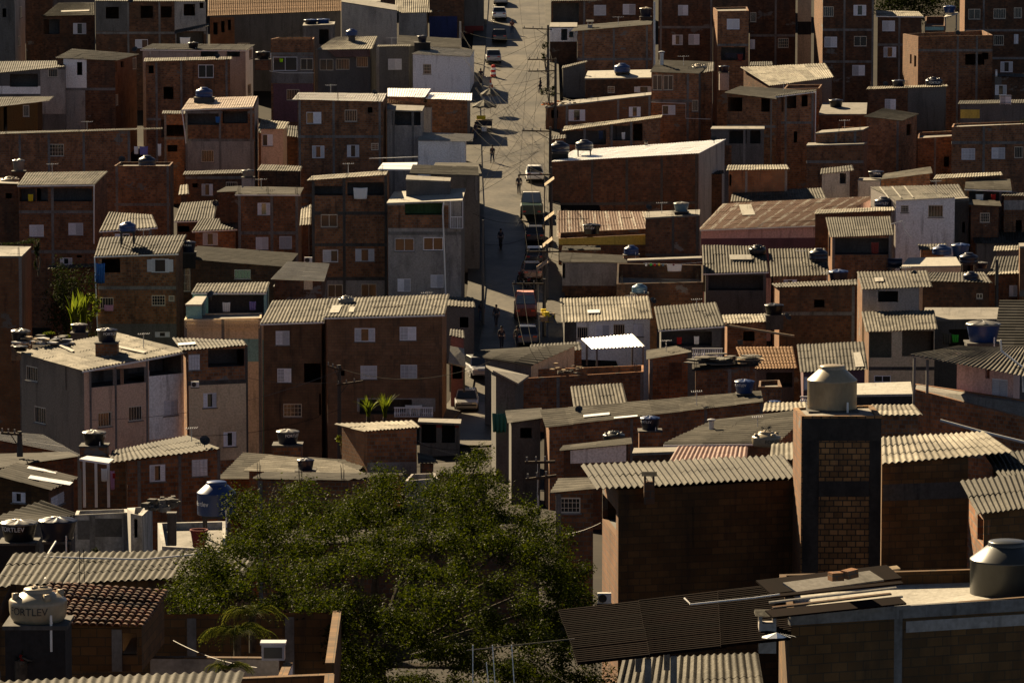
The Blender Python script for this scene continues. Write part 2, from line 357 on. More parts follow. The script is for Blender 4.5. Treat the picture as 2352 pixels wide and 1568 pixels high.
def make_window(root, og, P0, T, N, h, t):
    a, b, c, e = h
    P = lambda u, z, o=0: Vector((P0.x + T.x * u, P0.y + T.y * u, z)) + N * o
    w = b - a; hh = e - c; fw = .045
    fm = 'pale_frame' if t in 'bgk' else 'white_paint'
    if t == 'G': fm = 'white_paint'
    mb = MB(og)
    for p, q in (((a, c + fw / 2), (b, c + fw / 2)), ((a, e - fw / 2), (b, e - fw / 2)), ((a + fw / 2, c + fw), (a + fw / 2, e - fw)), ((b - fw / 2, c + fw), (b - fw / 2, e - fw))):
        mb.bar(P(*p, -.03), P(*q, -.03), fw, .08)
    if t in 'gG': mb.bar(P(a + w / 2, c + fw, -.04), P(a + w / 2, e - fw, -.04), .05)
    if t in 'bk':
        nb = 5
        for i in range(1, nb): mb.bar(P(a + w * i / nb, c + fw, -.02), P(a + w * i / nb, e - fw, -.02), .022)
    if t == 'k':
        for i in (1, 2): mb.bar(P(a + fw, c + hh * i / 3, -.021), P(b - fw, c + hh * i / 3, -.021), .022)
    if t == 'x':          # closed louvres behind a grille
        for i in (1, 2, 3): mb.bar(P(a + w * i / 4, c + fw, .03), P(a + w * i / 4, e - fw, .03), .018)
        for i in (1, 2, 3): mb.bar(P(a + fw, c + hh * i / 4, .031), P(b - fw, c + hh * i / 4, .031), .018)
    win = mb.build('window', M[fm], root)
    if t != 'd':
        sl = MB(og); sl.bar(P(a - .06, c - .03, .02), P(b + .06, c - .03, .02), .14, .06); sl.build('sill', M['con'], win)
    g = MB(og); g.face([P(a, c, -.12), P(b, c, -.12), P(b, e, -.12), P(a, e, -.12)])
    g.build('pane', M['glass'], win)
    pan = {'s': [(0, .5), (.5, 1)], 'x': [(0, .5), (.5, 1)], 'o': [(0, .32), (.68, 1)], 'l': [(0, .55)], 'r': [(.45, 1)], 'O': [(-.28, .2), (.8, 1.28)]}.get(t, [])
    for p0, p1 in pan:
        s = MB(og); x0 = a + fw * .6 + (w - fw * 1.2) * p0; x1 = a + fw * .6 + (w - fw * 1.2) * p1; o = .0 if t != 'O' else .05
        for p, q in (((x0 + .02, c + fw), (x0 + .02, e - fw)), ((x1 - .02, c + fw), (x1 - .02, e - fw))): s.bar(P(*p, o), P(*q, o), .035, .03)
        ns = max(6, round((hh - .1) / .085))
        for i in range(ns):
            z = c + fw + (hh - 2 * fw) * (i + .5) / ns; th = (hh - 2 * fw) / ns * .43
            s.hexa([P(x0 + .035, z - th, o + .012), P(x1 - .035, z - th, o + .012), P(x1 - .035, z - th, o), P(x0 + .035, z - th, o)],
                   [P(x0 + .035, z + th, o - .005), P(x1 - .035, z + th, o - .005), P(x1 - .035, z + th, o - .02), P(x0 + .035, z + th, o - .02)])
        s.build('shutter', M['white_paint'], win)
    if t == 'd':
        s = MB(og); s.hexa([P(a + .05, c, -.05), P(b - .05, c, -.05), P(b - .05, c, -.09), P(a + .05, c, -.09)], [P(a + .05, e - .05, -.05), P(b - .05, e - .05, -.05), P(b - .05, e - .05, -.09), P(a + .05, e - .05, -.09)])
        s.build('door', M['steel'], win)
    return win
KIND = {'cs': 'flat', 'csl': 'flat', 'tl': 'tile', 'to': 'tile', 'me': 'met', 'bw': 'met', 'wh': 'met'}
def house(key, label, q, Y, d, wall='br', roof='fb', wins='', beams='', pil='', k=0, kb=None, pitch=None, ov=.22, par=0, name='house', cat='house', wx=None, group=None, rd='y', gut=0, patches=(), rkind=None, zb=None, side=None, fmat='con', noroof=False, amp=None, floor=None):
    if kb is None: kb = k
    FL = at(q[0], q[1], Y); FR = at(q[2], q[3], Y + k); BR = at(q[4], q[5], Y + kb + d); BL = at(q[6], q[7], Y + d)
    Rf = lambda s, t: FL * ((1 - s) * (1 - t)) + FR * (s * (1 - t)) + BR * (s * t) + BL * ((1 - s) * t)
    w = (FR - FL).length; dd = (BL - FL).length
    zbot = min(gx(v.x, v.y) for v in (FL, FR, BR, BL)) - .5 if zb is None else at(q[0], zb, Y).z
    if par: ov = 0
    s0, t0 = ov / w, ov / dd; s1, t1 = 1 - s0, 1 - t0
    if wx: s0 = (wx[0] - q[0]) / (q[2] - q[0]); s1 = (wx[1] - q[0]) / (q[2] - q[0])
    og = Vector((FL.x, FL.y, zbot))
    root = empty(name, og, label, cat, group)
    HS[key] = dict(FL=FL, FR=FR, BL=BL, par=par, root=root, og=og)
    cor = [Rf(s0, t0), Rf(s1, t0), Rf(s1, t1), Rf(s0, t1)]
    lower = .03 if not par else 0
    spec = {'F': [], 'R': [], 'L': []}
    for it in [i for i in wins.split(';') if i.strip()]:
        p = it.split(); sd = 'F'
        if p[0] in 'FRL': sd = p.pop(0)
        spec[sd].append((float(p[0]), float(p[1]), float(p[2]), float(p[3]), p[4]))
    mb = MB(og)
    faces = {}
    for sd, i, j in (('F', 0, 1), ('R', 1, 2), ('B', 2, 3), ('L', 3, 0)):
        A, B = cor[i], cor[j]
        T = Vector((B.x - A.x, B.y - A.y, 0)); Ln = T.length; T /= Ln; N = Vector((T.y, -T.x, 0))
        top = lambda u, A=A, B=B, Ln=Ln: A.z + (B.z - A.z) * u / Ln - lower
        holes = []; ws = []
        for x, y, ww, hh, t in spec.get(sd, []):
            pc = plane_hit(x, y, A, N); pa = plane_hit(x - ww / 2, y, A, N); pb = plane_hit(x + ww / 2, y, A, N)
            z0 = plane_hit(x, y + hh / 2, A, N).z; z1 = plane_hit(x, y - hh / 2, A, N).z
            u0, u1 = sorted(((pa - A).dot(T), (pb - A).dot(T)))
            u0 = max(u0, .05); u1 = min(u1, Ln - .05)
            if u1 - u0 < .1: continue
            um = (u0 + u1) / 2
            if t not in 'v': z1 = min(z1, top(um) - .06)
            h = (u0, u1, z0, z1); holes.append(h); ws.append((h, t))
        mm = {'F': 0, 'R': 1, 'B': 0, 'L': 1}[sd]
        grid_wall(mb, A, T, N, 0, Ln, zbot, top, holes, m=mm)
        faces[sd] = (A, T, N, Ln, top, holes)
        for h, t in ws:
            if t not in 'hv': make_window(root, og, A, T, N, h, t)
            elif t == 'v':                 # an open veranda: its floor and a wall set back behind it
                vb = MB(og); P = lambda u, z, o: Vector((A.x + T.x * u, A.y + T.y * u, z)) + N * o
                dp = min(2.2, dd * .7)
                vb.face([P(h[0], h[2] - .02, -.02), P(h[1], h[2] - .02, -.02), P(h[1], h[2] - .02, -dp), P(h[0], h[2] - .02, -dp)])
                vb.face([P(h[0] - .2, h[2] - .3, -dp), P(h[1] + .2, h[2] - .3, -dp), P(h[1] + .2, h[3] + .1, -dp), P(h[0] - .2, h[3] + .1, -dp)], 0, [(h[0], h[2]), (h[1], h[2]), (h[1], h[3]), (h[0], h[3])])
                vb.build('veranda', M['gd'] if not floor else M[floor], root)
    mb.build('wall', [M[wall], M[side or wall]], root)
    A, T, N, Ln, top, holes = faces['F']
    for x0, y0, x1, y1, pm in patches:
        a = plane_hit(x0, (y0 + y1) / 2, A, N); b = plane_hit(x1, (y0 + y1) / 2, A, N)
        u0 = max(0.002, (a - A).dot(T)); u1 = min(Ln - .002, (b - A).dot(T))
        za = plane_hit(x0, y0, A, N).z; zc = plane_hit(x0, y1, A, N).z; zb2 = plane_hit(x1, y0, A, N).z
        pb = MB(og)
        tp = lambda u: min(top(u) - .004, za if k == 0 else za + 0 * zb2)
        grid_wall(pb, A, T, N, u0, u1, max(zc, zbot), tp, [h for h in holes], off=.018, rev=0)
        if pb.f: pb.build('rendered_panel', M[pm], root)
    fr = MB(og)
    for y in [float(v) for v in beams.split()]:
        z = plane_hit((q[0] + q[2]) / 2, y, A, N).z
        pts = [(u, z - .13) for u in (0.0, Ln)]
        segs = [(0.0, Ln)]
        for h in holes:
            if h[2] < z + .12 and h[3] > z - .12:
                segs = [sg for a, b in segs for sg in ((a, min(b, h[0])), (max(a, h[1]), b)) if sg[1] - sg[0] > .05]
        for a, b in segs:
            p0 = Vector((A.x + T.x * a, A.y + T.y * a, z)); p1 = Vector((A.x + T.x * b, A.y + T.y * b, z))
            fr.bar(p0 - N * .03, p1 - N * .03, .12, .26)
    for x in [float(v) for v in pil.split()]:
        p = plane_hit(x, (q[1] + q[3]) / 2, A, N); u = (p - A).dot(T)
        u = min(max(u, .1), Ln - .1)
        b = Vector((A.x + T.x * u, A.y + T.y * u, zbot)); fr.bar(b - N * .035, Vector((b.x, b.y, top(u) - .06)) - N * .035, .22, .115)
    if fr.f: fr.build('concrete_frame', M[fmat], root)
    if not noroof:
        if par:
            ii, jj = .14 / w, .14 / dd
            oc = cor; ic = [Rf(ii, jj), Rf(1 - ii, jj), Rf(1 - ii, 1 - jj), Rf(ii, 1 - jj)]
            pr = MB(og); dz = Vector((0, 0, par))
            for i in range(4):
                j = (i + 1) % 4
                pr.face([oc[i], oc[j], ic[j], ic[i]], 0, [(0, 0), (1, 0), (1, .14), (0, .14)])
                L2 = (ic[j] - ic[i]).length
                pr.face([ic[i], ic[j], ic[j] - dz, ic[i] - dz], 0, [(0, par), (L2, par), (L2, 0), (0, 0)])
            pr.build('parapet', M[wall], root)
            sl = MB(og); sl.face([v - dz for v in ic], 0, [(0, 0), (w, 0), (w, dd), (0, dd)]); sl.build('roof_slab', M[roof], root)
        else:
            kd = rkind or KIND.get(roof, 'cor')
            if kd == 'flat':
                sl = MB(og); tk = Vector((0, 0, .13)); v = [Rf(0, 0), Rf(1, 0), Rf(1, 1), Rf(0, 1)]
                sl.hexa([p - tk for p in v], v); sl.build('roof_slab', M[roof], root)
            else:
                roof_mesh(key, Rf, roof, root, rd, pitch or ((.55 if rd == 'x' and kd == 'cor' else .24) if Y > 170 else .2) if kd != 'tile' else (.22 if Y > 120 else .17), amp, kind=kd, og=og)
    if gut:
        g = MB(og); a = Rf(0, 0) + Vector((0, -.06, -.07)); b = Rf(1, 0) + Vector((0, -.06, -.07)); g.bar(a, b, .11, .1); g.build('gutter', M['pvc'], root)
    return root
def on(key, x, y):
    h = HS[key]; dz = Vector((0, 0, h['par']))
    n = (h['FR'] - h['FL']).cross(h['BL'] - h['FL']).normalized()
    return plane_hit(x, y, h['FL'] - dz, n)
def skylight(key, mt, *quads):      # pale replacement sheets lying on a roof
    h = HS[key]
    for q in quads:
        v = [on(key, q[i], q[i + 1]) + Vector((0, 0, .1)) for i in (0, 2, 4, 6)]; t = Vector((0, 0, .02)); m = MB(h['og']); m.hexa(v, [p + t for p in v]); m.build('replacement_sheet', M[mt], h['root'])
def antenna(key, x, y, hpx=26, arm=12):
    p = on(key, x, y); s = p.y / F; rt = empty('tv_antenna', p, ' '.join(('TV antenna on the ' + HS[key]['root']['label']).split()[:16]), 'antenna', 'rooftop antennas'); h = hpx * s; a = arm * s
    b = MB(); b.tube([(0, 0, -.2), (0, 0, h)], .025, 5); b.build('mast', M['steel'], rt); b = MB(); b.bar((-a, 0, h - .1), (a, .3, h - .1), .03); b.build('boom', M['steel'], rt)
    for i in range(6):
        b = MB(); f = -1 + i * .4; b.bar((f * a, .15 + f * .15 - .35, h - .06), (f * a, .15 + f * .15 + .35, h - .06), .018); b.build('element', M['steel'], rt)
def canopy(key, label, q, Y, d, roof, posts='', k=0, rd='y', name='awning', cat='awning', pitch=None, ylow=None, legmat='con', rkind=None, kb=None):   # a free roof on posts
    if kb is None: kb = k
    FL = at(q[0], q[1], Y); FR = at(q[2], q[3], Y + k); BR = at(q[4], q[5], Y + kb + d); BL = at(q[6], q[7], Y + d)
    Rf = lambda s, t: FL * ((1 - s) * (1 - t)) + FR * (s * (1 - t)) + BR * (s * t) + BL * ((1 - s) * t)
    og = FL.copy(); og.z = at(q[0], ylow, Y).z if ylow else gx(FL.x, Y) - .3
    root = empty(name, og, label, cat); HS[key] = dict(FL=FL, FR=FR, BL=BL, par=0, root=root, og=og)
    kd = rkind or KIND.get(roof, 'cor')
    if kd == 'flat':
        sl = MB(og); tk = Vector((0, 0, .1)); v = [Rf(0, 0), Rf(1, 0), Rf(1, 1), Rf(0, 1)]; sl.hexa([p - tk for p in v], v); sl.build('roof_slab', M[roof], root)
    else: roof_mesh(key, Rf, roof, root, rd, pitch or .24, kind=kd, og=og)
    for s in [float(v) for v in posts.split()]:
        for t in ((.04, .96) if d > 2.3 else (.05,)):
            p = Rf(s, t); b = MB(og); b.bar((p.x, p.y, og.z), (p.x, p.y, p.z - .08), .13); b.build('post', M[legmat], root)
    return root
# ------------------------------------------------------------------ water tanks
TC = {}
def lettering(text, size, r, zc, m, ang0=-PI / 2, parent=None, z=0):
    cu = bpy.data.curves.new('lettering', 'FONT'); cu.body = text; cu.size = size; cu.align_x = 'CENTER'; cu.align_y = 'CENTER'
    ob = bpy.data.objects.new('lettering_src', cu); C.objects.link(ob)
    me = bpy.data.meshes.new_from_object(ob.evaluated_get(bpy.context.evaluated_depsgraph_get()))
    bpy.data.objects.remove(ob); bpy.data.curves.remove(cu)
    for v in me.vertices:
        a = ang0 + v.co.x / r
        v.co = (r * math.cos(a), r * math.sin(a), zc + v.co.y)
    me.materials.clear(); me.materials.append(m); me.name = 'lettering'
    o = bpy.data.objects.new('lettering', me); C.objects.link(o); o.parent = parent
    return o
def tank_meshes(kind, col):
    if (kind, col) in TC: return TC[kind, col]
    b, l = MB(), MB(); x = None
    rib = lambda n, a: (lambda k, r: a * (1 if (k // 2) % 2 else 0) * min(1, r * 1.3))
    if kind == 'bucket':
        b.lathe([(.0, 0), (.78, 0), (.80, .02), (.86, .3), (.875, .31), (.93, .56), (.94, .58), (.99, .78), (1.0, .8)], 40)
        l.lathe([(1.0, .78), (1.05, .79), (1.05, .83), (.98, .86), (.5, .93), (.14, .98), (0, .985)], 48, zf=lambda k, r: (.03 if (k % 6) in (0, 1) else 0) * (1 if .1 < r < 1 else 0))
    elif kind == 'round':
        b.lathe([(0, 0), (.94, 0), (.99, .04), (1, .1), (1, .3), (.985, .32), (1, .34), (1, .6), (.97, .66), (.8, .76), (.5, .87), (.45, .9)], 40)
        l.lathe([(.46, .86), (.46, .96), (.42, .98), (.15, 1.0), (0, 1.0)], 28)
    elif kind == 'squat':
        b.lathe([(0, 0), (.86, 0), (.95, .12), (.99, .3), (1, .5), (1, .58), (.97, .62), (.72, .75), (.5, .83), (.47, .86)], 40)
        for i in range(4):
            a = PI / 4 + i * PI / 2 - .3; b.box((.82 * math.cos(a), .82 * math.sin(a), .6), .2, .2, .24, rz=a)
        l.lathe([(.5, .82), (.5, .91), (.46, .94), (0, .95)], 28)
        for i in range(3): l.box((.2 * math.cos(i * 2.1), .2 * math.sin(i * 2.1), .945), .28, .05, .05, rz=i * 2.1)
    elif kind == 'bell':
        b.lathe([(0, 0), (.985, 0), (1, .02), (1, .62), (1.015, .63), (1.015, .66), (1, .67), (.55, .9), (.51, .91)], 48)
        l.lathe([(.52, .885), (.52, .97), (.48, .99), (0, 1.0)], 32)
    elif kind == 'box':
        b.box((0, 0, 0), 1.9, 1.3, .85); l.box((0, 0, .85), 2.0, 1.4, .1)
    for i, z in enumerate((.25,)) if kind != 'box' else ():
        pass
    bo = b.build('body', M[col], None, True, True).data; lo = l.build('lid', M[col], None, kind != 'bucket', True).data
    for o in [o for o in C.objects if o.data in (bo, lo)]: bpy.data.objects.remove(o)
    p = MB(); p.tube([(.55, -.93, .05), (.55, -1.03, .35), (.55, -1.03, -.3), (.55, -1.03, -.9)], .045, 6)
    po = p.build('pipe', M['pvc']); pd = po.data; bpy.data.objects.remove(po)
    for me in (bo, lo): 
        if kind != 'box': me.polygons.foreach_set('use_smooth', [True] * len(me.polygons))
    TC[kind, col] = (bo, lo, pd)
    return TC[kind, col]
def tank(kind, col, x, yb, w, h, where, label, text=None, pier=None, lid=None, pipe=0, tcol='white_cloth', rz=0, tang=-PI / 2):
    # where = house key, or a depth; pier = (bottom y, width px, material or 'legs', its label)
    if isinstance(where, str):
        Y = on(where, x, pier[0] if pier else yb).y
    else: Y = where
    p = at(x, yb, Y); r = w / 2 / F * Y / (1.05 if kind == 'bucket' else 1)
    hh = (p.z * 0 + (at(x, yb - h, Y).z - p.z)) - r * .18
    p.y += r; p = at(x, yb, p.y)
    root = empty('water_tank', p, label, 'water tank', 'rooftop water tanks', rz)
    bo, lo, pd = tank_meshes(kind, col)
    for nm, me in (('body', bo), ('lid', lo)) + ((('pipe', pd),) if pipe else ()):
        o = bpy.data.objects.new(nm, me); C.objects.link(o); o.parent = root; o.scale = (r, r, hh if nm != 'pipe' else r)
        if nm == 'lid' and lid:
            o.material_slots[0].link = 'OBJECT'; o.material_slots[0].material = M[lid]
    if text:
        zc = hh * (.6 if kind == 'bucket' else .36); lettering(text, r * .36, r * (1.03 if kind != 'bucket' else .985), zc, M[tcol], tang, root)
    if pier:
        yp, pw, pm, pl = pier
        b = at(x, yp, Y); wd = pw / F * Y; zt = p.z
        if pm == 'legs':
            st = empty('tank_stand', (p.x, p.y, b.z), pl, 'tank stand', 'stands under water tanks'); og = st.location
            for sx in (-1, 1):
                for sy in (-1, 1):
                    m = MB(og); px, py = p.x + sx * wd * .42, p.y + sy * wd * .42
                    m.bar((px, py, b.z - .5), (px, py, zt - .1), .1); m.build('leg', M['iron'], st)
            m = MB(og); m.box((p.x, p.y, zt - .1), wd, wd, .095); m.build('top_plate', M['cond'], st)
        else:
            st = empty('tank_pier', (p.x, p.y, b.z), pl, 'tank pier', 'masonry piers under water tanks'); og = st.location
            A = [Vector((p.x + sx * wd / 2, p.y + sy * wd / 2, b.z - .7)) for sx, sy in ((-1, -1), (1, -1), (1, 1), (-1, 1))]
            m = MB(og); m.hexa(A, [Vector((a.x, a.y, zt - .09)) for a in A]); m.build('masonry', M[pm], st)
            m = MB(og); m.box((p.x, p.y, zt - .09), wd + .1, wd + .1, .085); m.build('slab', M['cond'], st)
    return root
# ------------------------------------------------------------------ vehicles, people, street things
def car(label, x, y, rz, col, L=4.0, W=1.68, H=1.45, kind='hatch', p=None, cat='car', name='parked_car', roofcol=None, group='cars on the steep street'):
    p = p or gnd_far(x, y); root = empty(name, p, label, cat, group, rz)
    hw = W / 2
    if kind == 'van': st = [(-.5, .35, .95, .9), (-.49, .3, 1.25, .96), (-.44, .25, 1.3, 1), (.4, .25, 1.3, 1), (.47, .25, 1.0, .98), (.5, .32, .85, .9)]; gs = [(-.48, -.46), (.36, .44)]; gz0 = 1.28
    elif kind == 'truck': st = [(-.5, .5, 1.3, 1), (.2, .5, 1.3, 1), (.21, .4, 1.3, .95), (.48, .4, 1.2, .95), (.5, .5, 1.0, .9)]; gs = [(.22, .23), (.4, .46)]; gz0 = 1.28
    else: st = [(-.5, .4, .72, .84), (-.49, .28, .86, .92), (-.44, .22, .93, .98), (-.2, .2, .95, 1), (.2, .2, .95, 1), (.36, .22, .86, .98), (.47, .25, .74, .92), (.5, .38, .6, .82)]; gs = [(-.46, -.36), (.14, .3)]; gz0 = .92
    b = MB(); rings = []
    for s, z0, z1, f in st:
        w = hw * f; rings.append([Vector((-w * .92, s * L, z0)), Vector((w * .92, s * L, z0)), Vector((w, s * L, z0 + .2)), Vector((w, s * L, z1 - .12)), Vector((w * .88, s * L, z1)), Vector((-w * .88, s * L, z1)), Vector((-w, s * L, z1 - .12)), Vector((-w, s * L, z0 + .2))])
    for a, c in zip(rings, rings[1:]):
        for i in range(8):
            j = (i + 1) % 8; b.face([a[i], a[j], c[j], c[i]])
    b.face(rings[0][::-1]); b.face(rings[-1])
    b.build('body', M[col], root, False, True)
    (r0, r1), (f1, f0) = gs[0], gs[1]
    zt = H - .05; bw, tw = hw * .9, hw * .74
    lo = [Vector((-bw, r0 * L, gz0)), Vector((bw, r0 * L, gz0)), Vector((bw, f0 * L, gz0)), Vector((-bw, f0 * L, gz0))]
    up = [Vector((-tw, r1 * L, zt)), Vector((tw, r1 * L, zt)), Vector((tw, f1 * L, zt)), Vector((-tw, f1 * L, zt))]
    g = MB(); g.hexa(lo, up); g.build('windows', M['glass'], root)
    rf = MB(); e = Vector((0, 0, .012)); e2 = Vector((0, 0, .05)); k = .97
    rf.hexa([v + e for v in up], [Vector((v.x * .93, v.y * .96, v.z)) + e2 for v in up]); rp = rf.build('roof', M[roofcol or col], root)
    for i in range(4):
        pm = MB(); pm.bar(lo[i] * 1.0 + Vector((0, 0, -.02)), up[i] + Vector((0, 0, .02)), .07); pm.build('pillar', M[col], rp)
    for sx in (-1, 1):
        for sy in (-.3, .31):
            wmb = MB(); wmb.lathe([(0, -.09), (.2, -.1), (.29, -.1), (.31, -.07), (.31, .07), (.29, .1), (.2, .1), (0, .09)], 18)
            wo = wmb.build('wheel', M['rubber'], root); wo.location = (sx * (hw - .1), sy * L, .31); wo.rotation_euler = (0, PI / 2, 0)
            rm = MB(); rm.lathe([(0, 0), (.17, .0), (.19, .012)], 14); ro = rm.build('rim', M['steel'], wo); ro.location = (0, 0, sx * .105); ro.rotation_euler.x = 0 if sx > 0 else PI
        for y, nm, mm, z in ((.492, 'headlight', 'lamp_lens', .6), (-.502, 'tail_light', 'tail_lens', .68)):
            h = MB(); h.box((sx * hw * .66, y * L, z), .3, .06, .13); h.build(nm, M[mm], root)
    return root
PM = {}
def skin_mesh(name, V, E, rad, sub=1):
    me = bpy.data.meshes.new(name); me.from_pydata(V, E, []); o = bpy.data.objects.new(name, me); C.objects.link(o)
    o.modifiers.new('Skin', 'SKIN')
    for i, r in enumerate(rad): me.skin_vertices[0].data[i].radius = (r, r) if not isinstance(r, tuple) else r
    me.skin_vertices[0].data[0].use_root = True
    o.modifiers.new('Sub', 'SUBSURF').levels = sub
    m = bpy.data.meshes.new_from_object(o.evaluated_get(bpy.context.evaluated_depsgraph_get()))
    bpy.data.objects.remove(o); m.polygons.foreach_set('use_smooth', [True] * len(m.polygons)); m.name = name
    return m
def person_parts():
    V = []; E = []; Rr = []
    def a(p, r, par=None):
        V.append(p); Rr.append(r)
        if par is not None: E.append((par, len(V) - 1))
        return len(V) - 1
    pel = a((0, 0, .93), (.15, .11)); sp = a((0, 0, 1.1), (.13, .1), pel); ch = a((0, .01, 1.3), (.16, .11), sp); nk = a((0, 0, 1.46), .055, ch); hd = a((0, .02, 1.56), (.07, .085), nk); tp = a((0, .01, 1.69), (.07, .085), hd)
    a((0, .1, 1.58), .018, hd)
    for s in (-1, 1):
        a((s * .078, 0, 1.59), .016, hd)
        sh = a((s * .17, 0, 1.4), .06, ch); el = a((s * .235, -.03 - .05 * s, 1.13), .043, sh); wr = a((s * .24, .07 - .09 * s, .9), .03, el); pa = a((s * .24, .09 - .09 * s, .83), (.02, .036), wr)
        for i, ln in enumerate((.07, .085, .09, .08)):
            f1 = a((s * .236, .075 - .09 * s + .018 * i, .78), .009, pa); a((s * .226, .08 - .09 * s + .018 * i, .78 - ln * .5), .008, f1)
        a((s * .215, .13 - .09 * s, .81), .01, pa)
        st = s * .17
        hp = a((s * .09, 0, .88), .095, pel); kn = a((s * .095, .06 + st * .6, .5), .062, hp); an = a((s * .1, st - .02, .09 + (.03 if s < 0 else 0)), .04, kn); a((s * .11, st + .15, .04), (.035, .03), an)
    body = skin_mesh('body', V, E, Rr)
    s_ids = dict(); 
    def sub(ids, grow):
        mp = {i: n for n, i in enumerate(ids)}
        return [V[i] for i in ids], [(mp[x], mp[y]) for x, y in E if x in mp and y in mp], [tuple(q + grow for q in (Rr[i] if isinstance(Rr[i], tuple) else (Rr[i],) * 2)) for i in ids]
    arms = [i for i, p in enumerate(V) if abs(p[0]) in (.17, .235)]
    legs = [i for i, p in enumerate(V) if p[2] < .9 and abs(abs(p[0]) - .095) < .007 and p[2] > .08]
    sh = skin_mesh('shirt', *sub([pel, sp, ch] + arms, .018)); tr = skin_mesh('trousers', *sub([pel] + legs, .014))
    hm = MB(); hm.lathe([(.0, .09), (.05, .085), (.085, .05), (.098, 0), (.09, -.06)], 14, c=(0, 0, 1.65)); ho = hm.build('hair', M['hair'], None, True); h = ho.data; bpy.data.objects.remove(ho)
    return dict(body=body, shirt=sh, trousers=tr, hair=h)
def person(label, x, y, rz, shirt, trousers, s=1.0, p=None):
    if not PM: PM.update(person_parts())
    p = p or gnd_far(x, y); root = empty('person', p, label, 'person', 'people on the street', rz); root.scale = (s, s, s)
    for nm, mm in (('body', 'skin'), ('shirt', shirt), ('trousers', trousers), ('hair', 'hair')):
        me = PM[nm]
        if not me.materials: me.materials.append(M[mm])
        o = bpy.data.objects.new(nm, me); C.objects.link(o); o.parent = root
        o.material_slots[0].link = 'OBJECT'; o.material_slots[0].material = M[mm]
    return root
def cloth(label, x, y, w, h, Y, col, cat='cloth', name='hanging_cloth', wav=.05, group='washing hung out to dry'):
    p = at(x, y, Y); ww, hh = w / F * Y, h / F * Y; mb = MB(p); n, k = 10, 6
    P = lambda i, j: p + Vector(((i / n - .5) * ww * (1 - .12 * j / k), wav * math.sin(i * 2.1 + x) * (j / k + .3), -hh * j / k - .04 * math.sin(PI * i / n) * hh))
    for i in range(n):
        for j in range(k): mb.face([P(i, j), P(i, j + 1), P(i + 1, j + 1), P(i + 1, j)])
    o = mb.build(name, M[col], None, True, True); o.location = p
    so = o.modifiers.new('Solidify', 'SOLIDIFY'); so.thickness = .01
    return tag(o, label, cat, group)
def dish(label, x, y, w, Y, rz=.4, tilt=1.0):
    p = at(x, y, Y); r = w / 2 / F * Y; root = empty('satellite_dish', p, label, 'satellite dish', 'satellite dishes', rz)
    b = MB(); b.lathe([(0, -.0), (.3, .02), (.6, .08), (.85, .16), (1, .24), (1, .26), (.85, .18), (.5, .07), (0, .02)], 28); o = b.build('reflector', M['t_grey'], root, True); o.scale = (r, r, r); o.rotation_euler.x = tilt
    b = MB(); b.tube([(0, r * .35, -r * .1), (0, -r * .3, r * .1), (0, -r * 1.0, r * .5)], .015, 5); b.build('feed_arm', M['iron'], root)
    b = MB(); b.tube([(0, r * .2, -r * .1), (0, r * .25, -r * 1.7)], .025, 6); b.build('mast', M['iron'], root)
def chimney(label, x, yb, w, h, where, mt='br', kind='vent', capm='fd'):
    Y = on(where, x, yb).y if isinstance(where, str) else where
    p = at(x, yb, Y); ww = w / F * Y; hh = h / F * Y; root = empty('chimney', p, label, 'chimney', 'rooftop chimneys')
    if kind == 'pipe':
        b = MB(); b.lathe([(ww * .3, -.3), (ww * .3, hh * .8)], 16); b.build('flue', M[mt], root, True)
        b = MB(); b.lathe([(ww * .5, hh * .86), (ww * .46, hh * .93), (0, hh)], 16); b.build('cowl', M['steel'], root, True)
        for i in range(3):
            b = MB(); a = i * 2.1; b.bar((ww * .28 * math.cos(a), ww * .28 * math.sin(a), hh * .78), (ww * .42 * math.cos(a), ww * .42 * math.sin(a), hh * .88), .02); b.build('strut', M['iron'], root)
    else:
        b = MB(); b.box((0, 0, -.4), ww * .72, ww * .72, hh * .45 + .4)
        for sx in (-1, 1):
            for sy in (-1, 1): b.box((sx * ww * .29, sy * ww * .29, hh * .45), ww * .13, ww * .13, hh * .35)
        b.build('stack', M[mt], root)
        b = MB(); t = hh * .8; e = ww * .52
        b.hexa([Vector(v) for v in ((-e, -e, t), (e, -e, t), (e, e, t), (-e, e, t))], [Vector(v) for v in ((-e, -.03, t + hh * .2), (e, -.03, t + hh * .2), (e, .03, t + hh * .2), (-e, .03, t + hh * .2))]); b.build('cap', M[capm], root)
def stick(name, label, cat, pts, r, mt, group=None, n=6):      # pts = (x, y, Y)
    P = [at(*q) for q in pts]; mb = MB(P[0]); mb.tube(P, r, n); o = mb.build(name, M[mt], None, True); o.location = P[0]
    return tag(o, label, cat, group)
def wire(label, a, b, sag, r=.014, mt='wire', group='overhead wires', name='overhead_wire', n=10):
    A = a if isinstance(a, Vector) else at(*a); B = b if isinstance(b, Vector) else at(*b)
    P = [A.lerp(B, i / n) - Vector((0, 0, sag * 4 * (i / n) * (1 - i / n))) for i in range(n + 1)]
    mb = MB(A); mb.tube(P, r, 4, cap=False); o = mb.build(name, M[mt], None, True); o.location = A
    return tag(o, label, 'wire', group)
